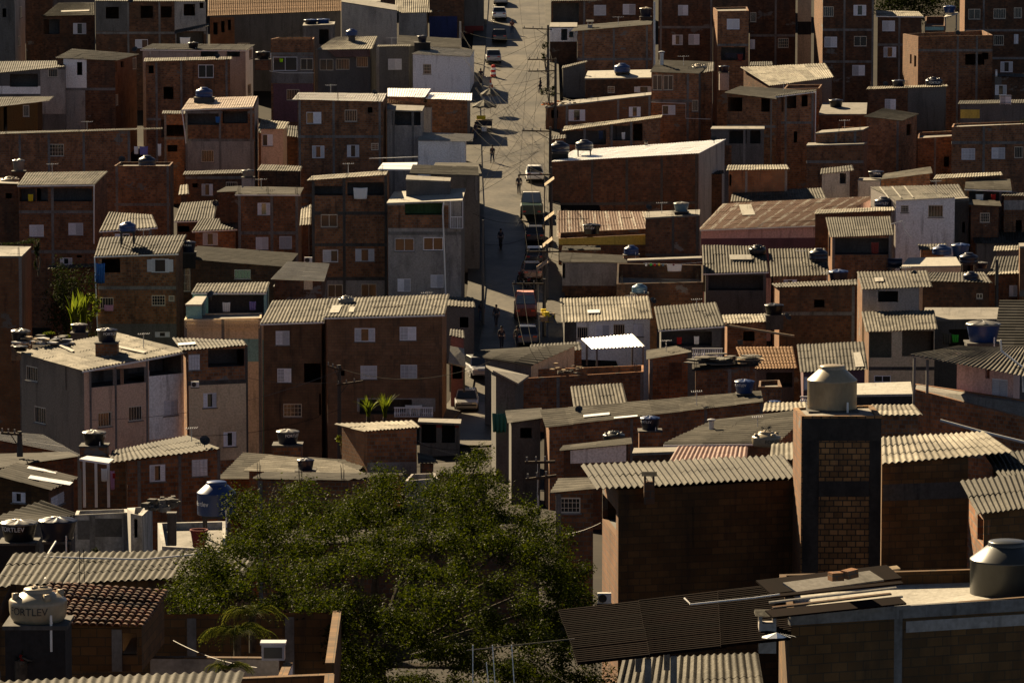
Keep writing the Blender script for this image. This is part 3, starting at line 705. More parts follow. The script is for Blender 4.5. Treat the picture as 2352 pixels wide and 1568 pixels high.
def pole(label, x, ytop, Y, arms=(), mt='cond', r=.14, base=None, pt=None):
    t = at(x, ytop, Y); zb = gx(t.x, Y) - .2 if base is None else at(x, base, Y).z; root = empty('utility_pole', (t.x, t.y, zb), label, 'utility pole', 'utility poles'); og = root.location
    b = MB(og); b.tube([(t.x, t.y, zb), (t.x, t.y, t.z)], r * 1.25, 10, r1=r * .85); b.build('post', M[mt], root, True)
    for x0, y0, x1, y1 in arms:
        b = MB(og); P, Q = at(x0, y0, Y - .18), at(x1, y1, Y - .18); b.bar(P, Q, .1, .12); cr = b.build('crossarm', M['dark_wood'], root)
        for i in range(3):
            q = P.lerp(Q, .06 + .3 * i); b = MB(og); b.tube([q + Vector((0, 0, .05)), q + Vector((0, 0, .26))], .05, 6); b.build('insulator', M['t_asb'], cr)
        b = MB(og); m = P.lerp(Q, .45); b.bar(m, (t.x, t.y - .1, m.z - .8), .05); b.build('brace', M['iron'], cr)
    return root
# ------------------------------------------------------------------ plants
def leaf(mb, p, nrm, s, asp=.5, rng=random, u=0):
    d = Vector((rng.gauss(0, 1), rng.gauss(0, 1), rng.gauss(0, .6))); x = (d - nrm * d.dot(nrm))
    if x.length < 1e-3: return
    x.normalize(); y = nrm.cross(x)
    a = p - x * s * .5; b = p + y * s * asp * .5 - nrm * s * .06; c = p + x * s * .5; e = p - y * s * asp * .5 - nrm * s * .06
    n = len(mb.v); mb.v += [tuple(q - mb.o) for q in (a, b, c, e)]; mb.f.append((n, n + 1, n + 2, n + 3)); mb.m.append(0); mb.uv += [(u, 0)] * 4
def clump(mb, c, rx, ry, rz, n, s, rng=random, shell=.55, asp=.5):
    for _ in range(n):
        d = Vector((rng.gauss(0, 1), rng.gauss(0, 1), rng.gauss(0, 1))).normalized()
        f = rng.uniform(shell, 1.08) if rng.random() < .8 else rng.uniform(.1, 1.25)
        p = c + Vector((d.x * rx, d.y * ry, d.z * rz)) * f
        nr = (Vector((0, 0, .9)) + d * .5 + Vector((rng.gauss(0, .55), rng.gauss(0, .55), rng.gauss(0, .4)))).normalized()
        leaf(mb, p, nr, s * rng.uniform(.65, 1.3), asp, rng, rng.random())
def frond(mb, base, ang, L, up, rng=random, n=16, w=.5):
    d = Vector((math.cos(ang), math.sin(ang), 0)); pts = []
    for i in range(n + 1):
        t = i / n; pts.append(base + d * (L * t * (1 - .15 * t)) + Vector((0, 0, up * L * (t - 1.25 * t * t))))
    mb.tube(pts, .015, 4, r1=.004, cap=False); sd = d.cross(Vector((0, 0, 1)))
    for i in range(2, n + 1):
        t = i / n; l = w * L * math.sin(PI * min(1, .15 + .85 * t)) * .5 + .05
        for s in (-1, 1):
            e = pts[i] + sd * s * l * .8 + d * l * .5 + Vector((0, 0, -l * .35)); m = (pts[i] + e) / 2 + Vector((0, 0, .04))
            q = d * .02 * L * .5
            u = rng.random(); mb.face([pts[i] - q, m - q, e, m + q], 0, [(u, 0)] * 4)
# ------------------------------------------------------------------ setting
def terrain():
    mb = MB(); Ys = [0, 40, 60, 80, 100, 120, 140, 160, 190, 215, 240, 260, 285, 305, 317, 330, 365, 400, 440, 475, 520, 560, 600, 650, 700, 800, 900, 1200, 1500, 2500]
    Xs = [-900, -400, -200, -120, -80, -50, -25, -14, -10.5, -9.1, -7.6, 0, 7.6, 9.1, 10.5, 14, 25, 50, 80, 120, 200, 400, 900]
    X = lambda x, Y: x + (7 / F * Y if abs(x) < 30 else 0)
    for a, b in zip(Ys, Ys[1:]):
        for c, d in zip(Xs, Xs[1:]): mb.face([(X(x, Y), Y, gx(X(x, Y), Y)) for x, Y in ((c, a), (d, a), (d, b), (c, b))])
    tag(mb.build('ground', M['earth'], None, False, True), kind='structure')
terrain()
ST = [(560, 1120, 1254), (520, 1120, 1254), (475, 1112, 1254), (440, 1100, 1256), (400, 1104, 1252), (370, 1110, 1254), (345, 1112, 1258), (330, 1104, 1262), (317, 1092, 1264), (305, 1076, 1250), (292, 1030, 1190), (280, 1010, 1165)]
def ribbon(name, m, f0, f1, dz, hgt=None):
    mb = MB(); rows = []
    for Y, xl, xr in ST:
        z = gz(Y) + dz; a, b = (xl - 1176) / F * (Y / .985) * 1.0, (xr - 1176) / F * (Y / .985)
        rows.append((Vector((f0(a, b), Y, z)), Vector((f1(a, b), Y, z)), -Y))
    for p, q in zip(rows, rows[1:]):
        mb.face([p[0], q[0], q[1], p[1]][::1], 0, [(p[0].x, p[2]), (q[0].x, q[2]), (q[1].x, q[2]), (p[1].x, p[2])])
        if hgt:
            for i in (0, 1): 
                d = Vector((0, 0, hgt)); mb.face([p[i], q[i], q[i] - d, p[i] - d])
    tag(mb.build(name, M[m]), kind='structure')
ribbon('street', 'asphalt', lambda a, b: a - .1, lambda a, b: b + .1, .06)
ribbon('pavement', 'paving', lambda a, b: a - 1.3, lambda a, b: a + .15, .19, .16)
ribbon('pavement', 'paving', lambda a, b: b - .15, lambda a, b: b + 1.3, .19, .16)
H = house
GRPB = 'brick houses'
# ------------------------------------------------------------------ LEFT BLOCK, top to bottom
H('a1', 'tall grey plastered house at the top left corner', (-60, -30, 34, -40, 58, -44, -30, -34), 488, 9, 'gd', 'cs', '10 30 9 20 h;R 48 28 5 26 b;R 44 95 5 24 b', k=0, side='gp', ov=.05)
H('a1b', 'narrow dark brick house rising behind the grey corner house', (56, -20, 122, -14, 125, -25, 62, -30), 508, 8, 'bd', 'fd', ov=.1)
H('a2', 'small dark brick house with a broken tiled roof and open side porch', (95, 39, 218, 36, 217, 7, 134, 8), 492, 6, 'bd', 'fb', '183 66 30 25 o;117 62 40 34 v', rkind='tile', wx=(97, 217), amp=.05)
H('a0', 'dark low house with a strip of terracotta tiles at the top edge', (108, -4, 220, -6, 222, -24, 112, -24), 522, 5, 'gd', 'tl')
H('a3', 'long dark brick and render house with five unglazed window openings', (218, 3, 474, 4, 440, -8, 222, -6), 486, 9, 'bd', 'fd', '258 30 30 27 h;337 28 28 28 h;382 28 25 26 h;435 23 26 27 h;463 13 9 13 h;325 101 29 20 l;437 92 62 34 v', '76', '294 366', patches=((219, -5, 292, 72, 'gd'), (401, -5, 473, 72, 'gp')), ov=.05)
canopy('a3s', 'thin lean-to sheet over the yard below the openings', (400, 79, 480, 60, 480, 54, 402, 70), 482, 2.2, 'fd', '.05 .95', ylow=118)
H('a4', 'broad house under a big terracotta tile roof', (477, 38, 790, 26, 790, -44, 480, -40), 500, 9, 'gd', 'tl', '495 66 10 28 h;512 62 8 26 h;527 58 7 24 h;560 106 28 14 b', patches=((480, 40, 539, 200, 'bo'),), wx=(482, 782))
H('a7', 'whitewashed house under a long grey sheet roof with a dark tank', (322, 114, 568, 116, 586, 103, 350, 101), 462, 6, 'gp', 'fd', '481 124 40 16 h;536 123 30 16 h;R 576 124 8 22 b;R 573 205 8 24 b', side='wp', gut=1)
H('a8', 'tall brick house with a white framed sliding window and concrete posts', (330, 142, 533, 137, 533, 131, 332, 134), 448, 8, 'br', 'fb', '473 164 35 30 G;347 160 12 18 h;387 214 23 28 h;400 295 60 40 v;397 341 22 15 h', '274', '359 416 520')
H('a5', 'white rendered house with a lattice balcony under a dark sheet roof', (125, 134, 268, 140, 320, 125, 165, 113), 452, 9, 'bd', 'fd', '183 158 12 30 h;R 264 156 9 24 h;R 281 148 7 14 h;R 309 146 9 26 b;R 267 230 9 26 b', '205', k=0, patches=((146, 133, 199, 203, 'wp'), (152, 205, 196, 320, 'gp')), side='bo')
H('a6', 'dark house with a white parapet terrace at the left edge', (-20, 170, 148, 154, 150, 140, -10, 142), 450, 6, 'gd', 'fd', '122 168 22 20 b;55 185 64 30 v', patches=((-18, 198, 93, 216, 'wp'), (93, 160, 152, 262, 'gp')), wx=(-18, 150))
H('a6b', 'low ochre shopfront under a dark sheet awning at the left edge', (-20, 248, 112, 233, 124, 222, -10, 224), 438, 5, 'oc', 'fd', '60 255 14 26 b;94 250 16 40 h;12 268 8 60 h', wx=(-15, 86))
H('a9', 'brick and render house with a brown metal roof and open upper veranda', (417, 252, 582, 246, 592, 221, 435, 226), 418, 7, 'br', 'bw', '468 274 76 26 v;540 270 58 28 v;477 359 28 28 b', '258 322', '428 505 577', wx=(425, 584), patches=((426, 325, 584, 460, 'gp'),), gut=1, side='gp')
H('a10', 'long low brick house with a thin rusty roof line and clothes porch', (-10, 309, 372, 297, 374, 294, -8, 304), 408, 7, 'br', 'fb', '130 345 33 28 k;330 332 64 48 v', '', '45 112 192 300', wx=(-8, 298))
H('a11', 'narrow brick house squeezed behind the clothes porch', (372, 262, 428, 262, 428, 255, 374, 255), 428, 6, 'br', 'fd', '396 341 23 15 h;404 300 50 26 h', '318', '378')
H('a12', 'square brick tower with a flat top carrying a dark blue tank', (262, 381, 390, 381, 398, 372, 276, 372), 384, 5, 'br', 'cs', '', '470', '268 385', par=.25)
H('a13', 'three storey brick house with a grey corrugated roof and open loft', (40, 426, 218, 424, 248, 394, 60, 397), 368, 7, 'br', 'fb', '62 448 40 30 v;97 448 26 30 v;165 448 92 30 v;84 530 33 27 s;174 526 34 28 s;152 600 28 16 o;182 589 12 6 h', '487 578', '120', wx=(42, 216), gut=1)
H('a13b', 'dark brick lean-to below the three storey loft house', (110, 618, 222, 614, 224, 606, 112, 610), 362, 4, 'bd', 'fd')
H('a14', 'low dark house under the cream tank at the left edge', (-30, 420, 42, 422, 44, 410, -26, 408), 372, 6, 'bd', 'cs', '20 450 14 12 h', ov=0)
H('a15', 'small brick house with a half shaded roof behind a blue tank', (228, 531, 362, 522, 350, 494, 250, 487), 348, 5, 'br', 'fb', '281 549 34 24 l', '', '345', gut=1)
H('a16', 'low house with two stepped corrugated roofs between brick walls', (441, 531, 545, 526, 548, 502, 460, 503), 358, 4, 'br', 'fb', '483 549 34 28 o', gut=1)
H('a16b', 'shaded corrugated roof house behind the stepped roofs', (400, 508, 492, 506, 500, 461, 416, 466), 366, 6, 'bd', 'fb', '420 526 30 14 h', gut=1)
H('a17', 'two storey brick house with concrete posts and pairs of white shutters', (540, 446, 690, 447, 698, 432, 562, 430), 352, 5, 'br', 'fd', '606 480 29 28 o;602 559 29 29 s;656 557 29 29 s', '535', '546 624 686', gut=1, rd='x')
H('a17b', 'tall brick house with open shutters beside the rendered house', (420, 402, 566, 398, 570, 390, 424, 394), 392, 5, 'bd', 'fd', '476 436 26 27 o;448 426 12 10 h;532 424 26 12 b', '408')
H('a18', 'tall brick house at the left edge with its right side in view', (-70, 588, 50, 588, 72, 566, -40, 564), 318, 8, 'bo', 'cs', 'R 81 600 10 46 h', '', '46', par=.0, ov=.02, fmat='con', k=0, kb=6)
H('a19', 'brick house with a ribbed grey roof carrying a blue tank on legs', (217, 588, 410, 582, 430, 540, 230, 546), 325, 6, 'br', 'fb', '255 610 42 32 h;368 610 40 31 O;245 696 31 26 b;364 690 31 24 k;394 685 13 13 k;373 768 34 12 o', '661', '', gut=1, patches=((218, 743, 408, 800, 'gd'),))
H('a20', 'brick house with a long sideways ribbed roof and white gate', (410, 594, 660, 614, 686, 583, 455, 566), 330, 6, 'bd', 'fd', '557 630 37 22 b;428 641 18 56 k', rd='x')
H('a21', 'small annex with a silver metal roof and peeling wall', (622, 642, 745, 646, 757, 606, 660, 602), 316, 4, 'bd', 'me', '', rd='x', patches=((698, 640, 718, 665, 'be'),))
H('a22', 'aqua house with a roofed terrace behind a block parapet', (440, 672, 612, 672, 620, 648, 452, 652), 312, 5, 'aq', 'fb', '542 704 128 54 v', gut=1, patches=((424, 731, 611, 780, 'be'),), wx=(442, 610), floor='gd')
H('a22b', 'little aqua room with a pale slab roof at the terrace corner', (425, 699, 463, 699, 475, 680, 448, 680), 309, 2.5, 'aq', 'csl', 'R 467 712 6 30 h', ov=.05)
H('a22c', 'beige terrace block with a pierced parapet over a green ground floor', (423, 734, 600, 730, 602, 718, 430, 720), 308, 3, 'be', 'cs', '', '', '424 512 598', par=.1, patches=((424, 778, 600, 830, 'aq'),))
H('a23', 'brick two storey house with silver shutters in the second row', (545, 300, 700, 318, 700, 292, 560, 280), 432, 5, 'bd', 'fd')
# block near B4
H('b4', 'dark house with a brick roof parapet and white framed windows above pink render', (622, 90, 720, 90, 722, 86, 640, 86), 455, 5, 'br', 'cs', '655 147 55 32 G;706 148 31 26 g;673 218 29 25 b', '124', '', par=.5, patches=((623, 128, 720, 192, 'con'), (628, 193, 720, 280, 'mauve')))
H('b4b', 'dark stair room below two blue tanks', (695, 59, 768, 56, 770, 50, 698, 52), 470, 3.5, 'gd', 'cs', '744 85 22 34 h', '', '700 762', ov=.05)
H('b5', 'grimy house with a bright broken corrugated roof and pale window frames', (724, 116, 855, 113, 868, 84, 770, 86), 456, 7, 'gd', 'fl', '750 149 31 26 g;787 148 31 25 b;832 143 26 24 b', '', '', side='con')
canopy('b5a', 'pinkish sheet hanging under the bright roof', (772, 132, 850, 131, 850, 115, 752, 116), 455.3, .8, 'pr', '.5', ylow=135)
H('b6', 'dark rendered house with one louvred window', (866, 108, 944, 107, 945, 103, 868, 104), 452, 6, 'gd', 'fb', '907 148 31 25 s')
H('b7', 'white house with a single dark window beside the street', (945, 124, 1080, 131, 1090, 116, 990, 109), 447, 7, 'wp', 'me', '981 159 19 23 k', wx=(947, 1079), rd='x')
H('b7b', 'low dark roof between the white house and the garage', (912, 105, 1060, 111, 1058, 90, 915, 82), 458, 6, 'gd', 'fd', rd='x')
H('b1', 'blank grey rendered house below the top edge', (784, 4, 912, 24, 912, 12, 790, -8), 480, 8, 'gp', 'cs', '', ov=.02, k=0)
H('b1b', 'upper grey block behind the blank grey house', (784, 4, 874, 4, 874, -6, 786, -6), 490, 5, 'gp', 'cs', ov=.02)
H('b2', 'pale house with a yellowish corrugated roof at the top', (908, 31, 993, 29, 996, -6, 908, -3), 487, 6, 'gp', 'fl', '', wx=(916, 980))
H('b3', 'garage house with a dark blue roller door and brick upper floor', (985, -10, 1066, -12, 1068, -20, 990, -20), 488, 8, 'bd', 'fd', '', '', '', patches=((985, 38, 1050, 95, 'bl'),), ov=.05)
H('b3b', 'dark corner shop at the top of the street', (1066, -14, 1112, -14, 1112, -24, 1068, -24), 492, 10, 'gd', 'cs', '', ov=.02, patches=((1068, 60, 1110, 130, 'maroon'),))
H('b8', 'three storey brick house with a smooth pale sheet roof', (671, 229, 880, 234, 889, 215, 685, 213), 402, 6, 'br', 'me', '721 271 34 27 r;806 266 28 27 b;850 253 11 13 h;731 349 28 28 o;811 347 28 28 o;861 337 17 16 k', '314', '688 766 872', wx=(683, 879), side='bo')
H('b9', 'brick house with glaring white sheet roofs beside the street', (890, 222, 977, 224, 990, 204, 890, 203), 420, 5, 'br', 'wh', '')
H('b9b', 'brick house under a second glaring white sheet roof', (977, 227, 1084, 231, 1085, 215, 990, 213), 421, 5, 'br', 'wh', '', '', '1076', side='gp')
H('b9c', 'veranda house with a narrow orange tile roof', (890, 238, 995, 248, 998, 240, 890, 227), 409, 3, 'gp', 'tl', '')
H('b9d', 'grey rendered house with an open porch behind concrete posts', (888, 252, 970, 255, 975, 243, 890, 240), 404, 3, 'gp', 'cs', '933 271 66 34 v', '', '904 948', ov=.05)
H('b10', 'pale wall house with a silver ribbed roof at the street edge', (958, 324, 1086, 325, 1088, 309, 968, 305), 402, 4, 'wp', 'me', '', rd='x', wx=(960, 1068))
H('b11', 'small brown rendered house with a pale corrugated roof', (594, 297, 655, 297, 665, 281, 598, 275), 418, 5, 'salmon', 'fl', '615 322 24 27 r', side='be')
H('b11b', 'low shed with a ragged grey roof beside the brick house', (590, 392, 690, 394, 695, 382, 600, 378), 398, 4, 'bd', 'fb')
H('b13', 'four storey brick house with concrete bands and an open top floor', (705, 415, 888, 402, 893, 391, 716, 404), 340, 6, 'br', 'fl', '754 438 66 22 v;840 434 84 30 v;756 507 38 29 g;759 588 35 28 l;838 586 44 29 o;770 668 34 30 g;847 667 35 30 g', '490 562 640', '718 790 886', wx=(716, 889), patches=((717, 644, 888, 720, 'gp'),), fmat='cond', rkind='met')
H('b14', 'grey rendered house with a bright canopy over a green terrace', (888, 466, 1062, 460, 1070, 432, 905, 440), 336, 5, 'gp', 'csl', '975 480 90 28 v;929 562 44 30 G;995 560 45 30 G;928 655 30 30 s;1004 646 30 30 s', '536', '', floor='gn', side='gd', patches=((890, 472, 1030, 524, 'br'),), ov=.1)
H('b14b', 'dark concrete room on the canopy roof', (932, 412, 1034, 416, 1036, 408, 934, 402), 338.5, 2.2, 'gd', 'cs', ov=.02, zb=456)
canopy('b14c', 'weathered grey sheet roof over the concrete room', (940, 400, 1100, 405, 1098, 385, 948, 380), 341, 5, 'fb', '.03 .97', rd='x', ylow=460)
H('b15', 'tall dark house deepened to shade the street behind the grey rendered house', (985, 402, 1106, 399, 1098, 376, 1000, 376), 352, 32, 'gd', 'fb', rd='x', ov=.15)  # roof edge belongs here; height and depth are added to shade the street
canopy('b12', 'white flat sun canopy on a roof terrace', (868, 388, 955, 389, 959, 373, 879, 374), 345, 2.5, 'wh', '.1 .9', ylow=420, rkind='flat')
H('b16', 'sliver of a house with a bright corrugated roof between brick walls', (688, 518, 714, 516, 716, 470, 692, 476), 346, 5, 'bd', 'fl')
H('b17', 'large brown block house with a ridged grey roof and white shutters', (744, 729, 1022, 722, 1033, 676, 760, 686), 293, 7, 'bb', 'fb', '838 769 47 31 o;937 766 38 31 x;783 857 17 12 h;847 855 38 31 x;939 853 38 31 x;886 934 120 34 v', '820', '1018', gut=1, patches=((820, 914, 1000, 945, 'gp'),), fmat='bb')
H('b17b', 'left wing of the brown block house with patched roof sheets', (597, 743, 745, 738, 758, 686, 625, 691), 293.5, 7, 'bb', 'fb', '649 776 32 33 x;653 862 32 32 x;726 856 55 44 h;672 942 42 30 k;745 928 24 50 h', '', '', gut=1)
# ------------------------------------------------------------------ LEFT FOREGROUND
H('c1', 'corner house with a wide patched roof and pink and white street front', (190, 851, 432, 806, 270, 764, 38, 808), 253, 7, 'salmon', 'fl', '246 868 76 38 v;310 862 60 36 v;385 838 86 44 v;241 963 31 34 b;311 949 31 34 b;392 936 32 36 x;L 73 858 26 34 b;L 92 953 26 38 b', '', '206 264 336', k=5.5, kb=6, side='gb', patches=((342, 850, 431, 1010, 'wp'),), gut=1)
H('c2', 'beige house with an open brick loft and an air conditioner', (418, 806, 568, 793, 560, 782, 395, 776), 257, 6, 'br', 'fb', '446 832 27 36 x;520 822 84 40 v;482 919 31 34 o;528 1008 30 34 o', '878', '566', k=1.5, patches=((434, 884, 569, 1060, 'be'),), wx=(432, 569), fmat='cond')
H('c3', 'brick house with a fibre cement roof and a clothes porch', (250, 1064, 510, 1030, 432, 1000, 256, 1036), 214, 5, 'br', 'fm', '362 1086 36 39 o;459 1074 36 39 x', '', '318 412 506', k=2.4, rd='y', wx=(292, 509))
canopy('c3b', 'white sheet awning over the clothes porch', (182, 1053, 250, 1063, 262, 1053, 200, 1046), 213.6, 1.6, 'wh', '.15 .55 .97', ylow=1165, legmat='pvc', rkind='flat')
H('c3c', 'brick back room of the clothes porch', (186, 1052, 300, 1056, 298, 1046, 190, 1044), 217, 3, 'bd', 'cs', ov=.02)
H('c4', 'low shed with a silver ribbed roof in half shade', (-20, 1008, 190, 1048, 100, 1000, -40, 990), 236, 6, 'bd', 'me', rd='x', pitch=.3)
H('c4b', 'low brick house with a dark ribbed roof and pale patches', (-20, 1078, 180, 1048, 160, 1040, -30, 1044), 226, 5, 'bd', 'fd', rd='x')
H('c4c', 'brick house with two white skylight sheets in its dark roof', (-20, 1090, 118, 1126, 182, 1098, 40, 1064), 205, 5, 'bk', 'fd', '43 1142 30 24 o;R 132 1148 30 26 x', k=-1, rd='x', side='bo')
H('c4d', 'grey ribbed roof at the left edge below the brick house', (-30, 1196, 110, 1200, 182, 1182, 100, 1150), 178, 5, 'gd', 'fb', rd='x')
H('c6', 'small brick shed with a white corrugated roof', (838, 991, 968, 982, 950, 966, 768, 974), 226, 3.2, 'br', 'fl', '', '', '', k=.4, kb=1.2, side='bo', patches=((838, 1062, 966, 1110, 'gp'),), amp=.06)
H('c7', 'low house with a wide streaked grey roof and two dark tanks', (500, 1100, 800, 1098, 850, 1062, 560, 1040), 222, 7, 'br', 'fb', rd='x', k=0)
H('c7b', 'pale streaked roof sloping below the brick shed', (560, 1082, 845, 1092, 770, 1060, 620, 1046), 220, 5, 'br', 'fl', rd='x')
H('c8', 'brick house with a narrow grey roof edge behind the tree', (580, 1100, 800, 1104, 945, 1090, 610, 1086), 208, 3, 'br', 'fd', '', '', '590', rd='x')
H('c8b', 'roof edge with a concrete yard behind the tree top', (930, 1104, 1005, 1098, 1000, 1086, 945, 1088), 209, 2.5, 'gp', 'cs', par=.3)
H('c9', 'small ragged roofed shed above the dark lane', (960, 1064, 1006, 1064, 990, 1048, 958, 1040), 224, 3, 'bd', 'fb', rd='x')
H('c10', 'corner shop house with red posts along the dark lane', (960, 968, 1058, 972, 1060, 962, 962, 960), 276, 5, 'gd', 'cs', '985 995 34 44 h;1030 995 30 44 h', '', '', ov=.1, patches=((962, 975, 1056, 982, 'maroon'),))
H('f2', 'ruined white wall house with bricked up openings', (172, 1182, 298, 1176, 292, 1168, 176, 1172), 162, 3, 'wpd', 'cs', '', '', '212 290', par=.3, patches=((178, 1194, 210, 1238, 'gd'), (216, 1190, 280, 1232, 'gd')))
H('f2b', 'white rendered column house with a cracked corner', (300, 1178, 326, 1184, 350, 1162, 292, 1166), 158, 4, 'wpd', 'cs', '312 1212 8 44 h', par=.2)
H('f2c', 'flat concrete terrace with a low parapet below the blue tank', (372, 1254, 520, 1262, 520, 1196, 362, 1200), 150, 5.5, 'wpd', 'cs', par=.25)
H('f2d', 'bright white corrugated strip behind the tree branches', (460, 1282, 580, 1276, 570, 1258, 470, 1258), 142, 2, 'gp', 'fl', amp=.06)
H('f3', 'long foreground house with a coarse grey corrugated roof', (-20, 1350, 560, 1322, 600, 1262, 30, 1272), 126, 5, 'bk', 'fm', '', k=1, pitch=.21)
H('f4', 'dark brick house with old checkered clay tiles', (60, 1434, 330, 1442, 388, 1358, 110, 1338), 91, 4, 'bk', 'to', '297 1478 34 50 v', '', '268', wx=(-20, 322), floor='be', zb=1545)
H('f5', 'unroofed brick yard with low walls and lit wall tops', (336, 1412, 772, 1406, 782, 1402, 345, 1408), 101, .3, 'bk', 'bk', '', '', '440 665', noroof=True, ov=0)
H('f6', 'corrugated roof edge along the bottom left', (-20, 1620, 540, 1606, 562, 1542, -10, 1566), 80, 3, 'bk', 'fm', pitch=.18)

H('b18', 'dark red shop house squeezed between the block house and the lane', (1032, 770, 1068, 778, 1066, 760, 1034, 756), 301, 9, 'mauve', 'fd', '1050 850 22 40 h', ov=.1)
canopy('b18b', 'pale board awning leaning over the shop by the lane', (1030, 832, 1070, 842, 1066, 800, 1034, 794), 298, 2.0, 'csl', '.1 .9', ylow=900, rkind='flat')
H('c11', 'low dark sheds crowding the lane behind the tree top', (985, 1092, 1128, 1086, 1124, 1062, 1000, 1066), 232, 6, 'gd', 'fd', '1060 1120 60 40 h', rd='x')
H('c12', 'row of dark back yards hidden behind the tree crown', (600, 1250, 1250, 1240, 1250, 1218, 620, 1220), 170, 5, 'bd', 'fd', rd='x')
H('b19', 'tall dark house added to shade the lane behind the brown block house', (1020, 702, 1092, 706, 1088, 684, 1024, 682), 318, 15, 'gd', 'fb', '1066 740 20 24 h', ov=.1)  # added behind the block house to throw shade on the lower street
# ------------------------------------------------------------------ RIGHT BLOCK, top to bottom
H('d1', 'brick house with two louvred windows beside the top of the street', (1262, 4, 1505, -2, 1505, -12, 1270, -8), 492, 7, 'bd', 'fb', '1378 24 28 24 s;1445 22 29 24 s;1300 30 60 44 v', '', '1342', patches=((1263, 60, 1340, 95, 'wp'),), side='gd')
H('d2', 'tall brick wall house with a slanting grey roof and a roof vent', (1312, 73, 1496, 57, 1500, 46, 1326, 60), 464, 7, 'br', 'fb', '', '136', '1340 1410 1486', wx=(1326, 1497), rd='x')
H('d2b', 'dark rendered house front with a white balcony wall', (1262, 62, 1326, 62, 1326, 52, 1264, 52), 468, 6, 'wp', 'cs', '1296 80 14 26 h;1312 80 10 14 h', patches=((1263, 96, 1325, 240, 'bd'),), ov=.02)
H('d3', 'tall dark brick house with three shuttered windows', (1508, -14, 1642, -16, 1642, -24, 1512, -22), 482, 9, 'bd', 'fd', '1569 24 23 24 s;1556 92 24 23 o;1594 91 25 24 s', '63', '1518 1634')
H('d4', 'narrow brick tower with a ragged top and clothes terrace', (1648, 26, 1720, 25, 1716, 16, 1638, 18), 474, 4.5, 'br', 'cs', '1684 56 29 24 s;1684 124 56 30 v', '104', '', par=.2, side='bo')
H('d5', 'dark brick house with narrow shutters behind the tower', (1718, -10, 1832, -12, 1832, -20, 1720, -18), 490, 8, 'bd', 'fd', '1730 40 14 22 b;1727 102 14 22 s;1799 99 24 22 k', '82', '1782')
H('d5b', 'mould streaked beige house behind the brick rows', (1828, -6, 1868, -6, 1868, -14, 1830, -14), 496, 8, 'be', 'fd', patches=((1829, 50, 1866, 80, 'mold'),))
H('d6', 'small dark shed with a tilted roof edge', (1290, 158, 1349, 143, 1349, 140, 1292, 152), 446, 4, 'gd', 'fb', wx=(1293, 1344))
H('d6b', 'dark brick house with a bright slab roof and blue tank', (1343, 180, 1496, 178, 1496, 160, 1350, 163), 440, 4.5, 'bd', 'csl', '1404 206 16 15 k;1480 206 32 15 O', ov=.05, side='gd')
H('d7', 'two storey brick house with dark glazing and a cream roof tank', (1493, 166, 1606, 170, 1640, 143, 1512, 139), 432, 7, 'br', 'fd', '1510 190 22 35 g;1535 190 22 34 g;1536 253 30 22 r;1602 243 25 26 b', '232', '1580', rd='x', wx=(1496, 1604), side='gd')
H('d7b', 'brick side wing under the grey roof corner', (1600, 170, 1640, 164, 1640, 143, 1606, 150), 433, 5, 'br', 'fd', '')
H('d8', 'long low brick house with a rubbish strewn roof edge', (1252, 246, 1496, 218, 1496, 212, 1254, 236), 424, 5, 'bo', 'cs', '1274 262 16 18 h;1325 265 38 26 o;1458 257 27 23 o', '', '1302 1420 1492', k=1, ov=.05)
H('d9', 'brick house with a thin curved sheet roof over a long porch', (1292, 301, 1520, 270, 1522, 264, 1296, 290), 412, 6, 'br', 'fl', '1345 316 94 32 v;1425 306 50 34 v;1465 304 22 40 h', '', '1343 1405 1450', rkind='met', k=1)
H('d10', 'big brick hall with a glaring white roof', (1265, 372, 1607, 352, 1668, 320, 1318, 345), 384, 11, 'bd', 'wh', '', '468', '1360 1440 1520 1600', k=2.5, kb=3, side='gp', fmat='cond', wx=(1267, 1604), rkind='met', ov=.12)
H('d11', 'rusty sheet roof workshop in the shadow of the brick hall', (1278, 545, 1498, 527, 1484, 486, 1278, 484), 364, 6, 'be', 'rs', '', k=1, rkind='met')
H('d11b', 'long workshop with a big rusty striped roof', (1603, 528, 1890, 517, 2015, 450, 1660, 468), 362, 9, 'pk', 'rs', '', k=1, patches=((1606, 548, 1880, 640, 'mauve'),), rkind='met', gut=1)
H('d11c', 'strip of grey ribbed roofing behind the rusty roof', (1678, 464, 1900, 458, 1888, 432, 1682, 440), 374, 4, 'gd', 'fb')
H('d12', 'brick water tower house with a flat slab top', (1482, 500, 1607, 493, 1608, 481, 1484, 486), 352, 4, 'bd', 'cs', '', '586', '1546 1602', ov=.02, fmat='cond')
H('d13', 'brick house with a yellow roof parapet and black tank', (1283, 548, 1496, 538, 1496, 524, 1284, 534), 354, 4, 'br', 'cs', '', '', '', par=.5, patches=((1283, 535, 1497, 562, 'ye'),))
H('d14', 'grey rendered house with a dark sideways ribbed roof', (1285, 602, 1441, 604, 1433, 588, 1285, 580), 342, 4, 'gp', 'fd', '1291 622 14 34 h', rd='x', patches=((1418, 606, 1440, 655, 'br'), (1286, 656, 1440, 760, 'bd')))
H('d15', 'brick yard house with a white topped parapet and party flags', (1416, 652, 1615, 648, 1615, 608, 1418, 604), 332, 4, 'bd', 'cs', '', '', '', par=1.1)
H('d15b', 'dark back wall of the party yard', (1440, 598, 1612, 592, 1612, 588, 1442, 594), 340, 2, 'bd', 'cs', ov=.02, patches=((1476, 622, 1610, 660, 'gp'),))
H('d16', 'open fronted house with a ribbed roof and one pale sheet', (1615, 628, 1766, 624, 1758, 566, 1612, 563), 340, 6, 'gd', 'fb', '1690 650 136 34 v', '', '1620 1760', gut=1)
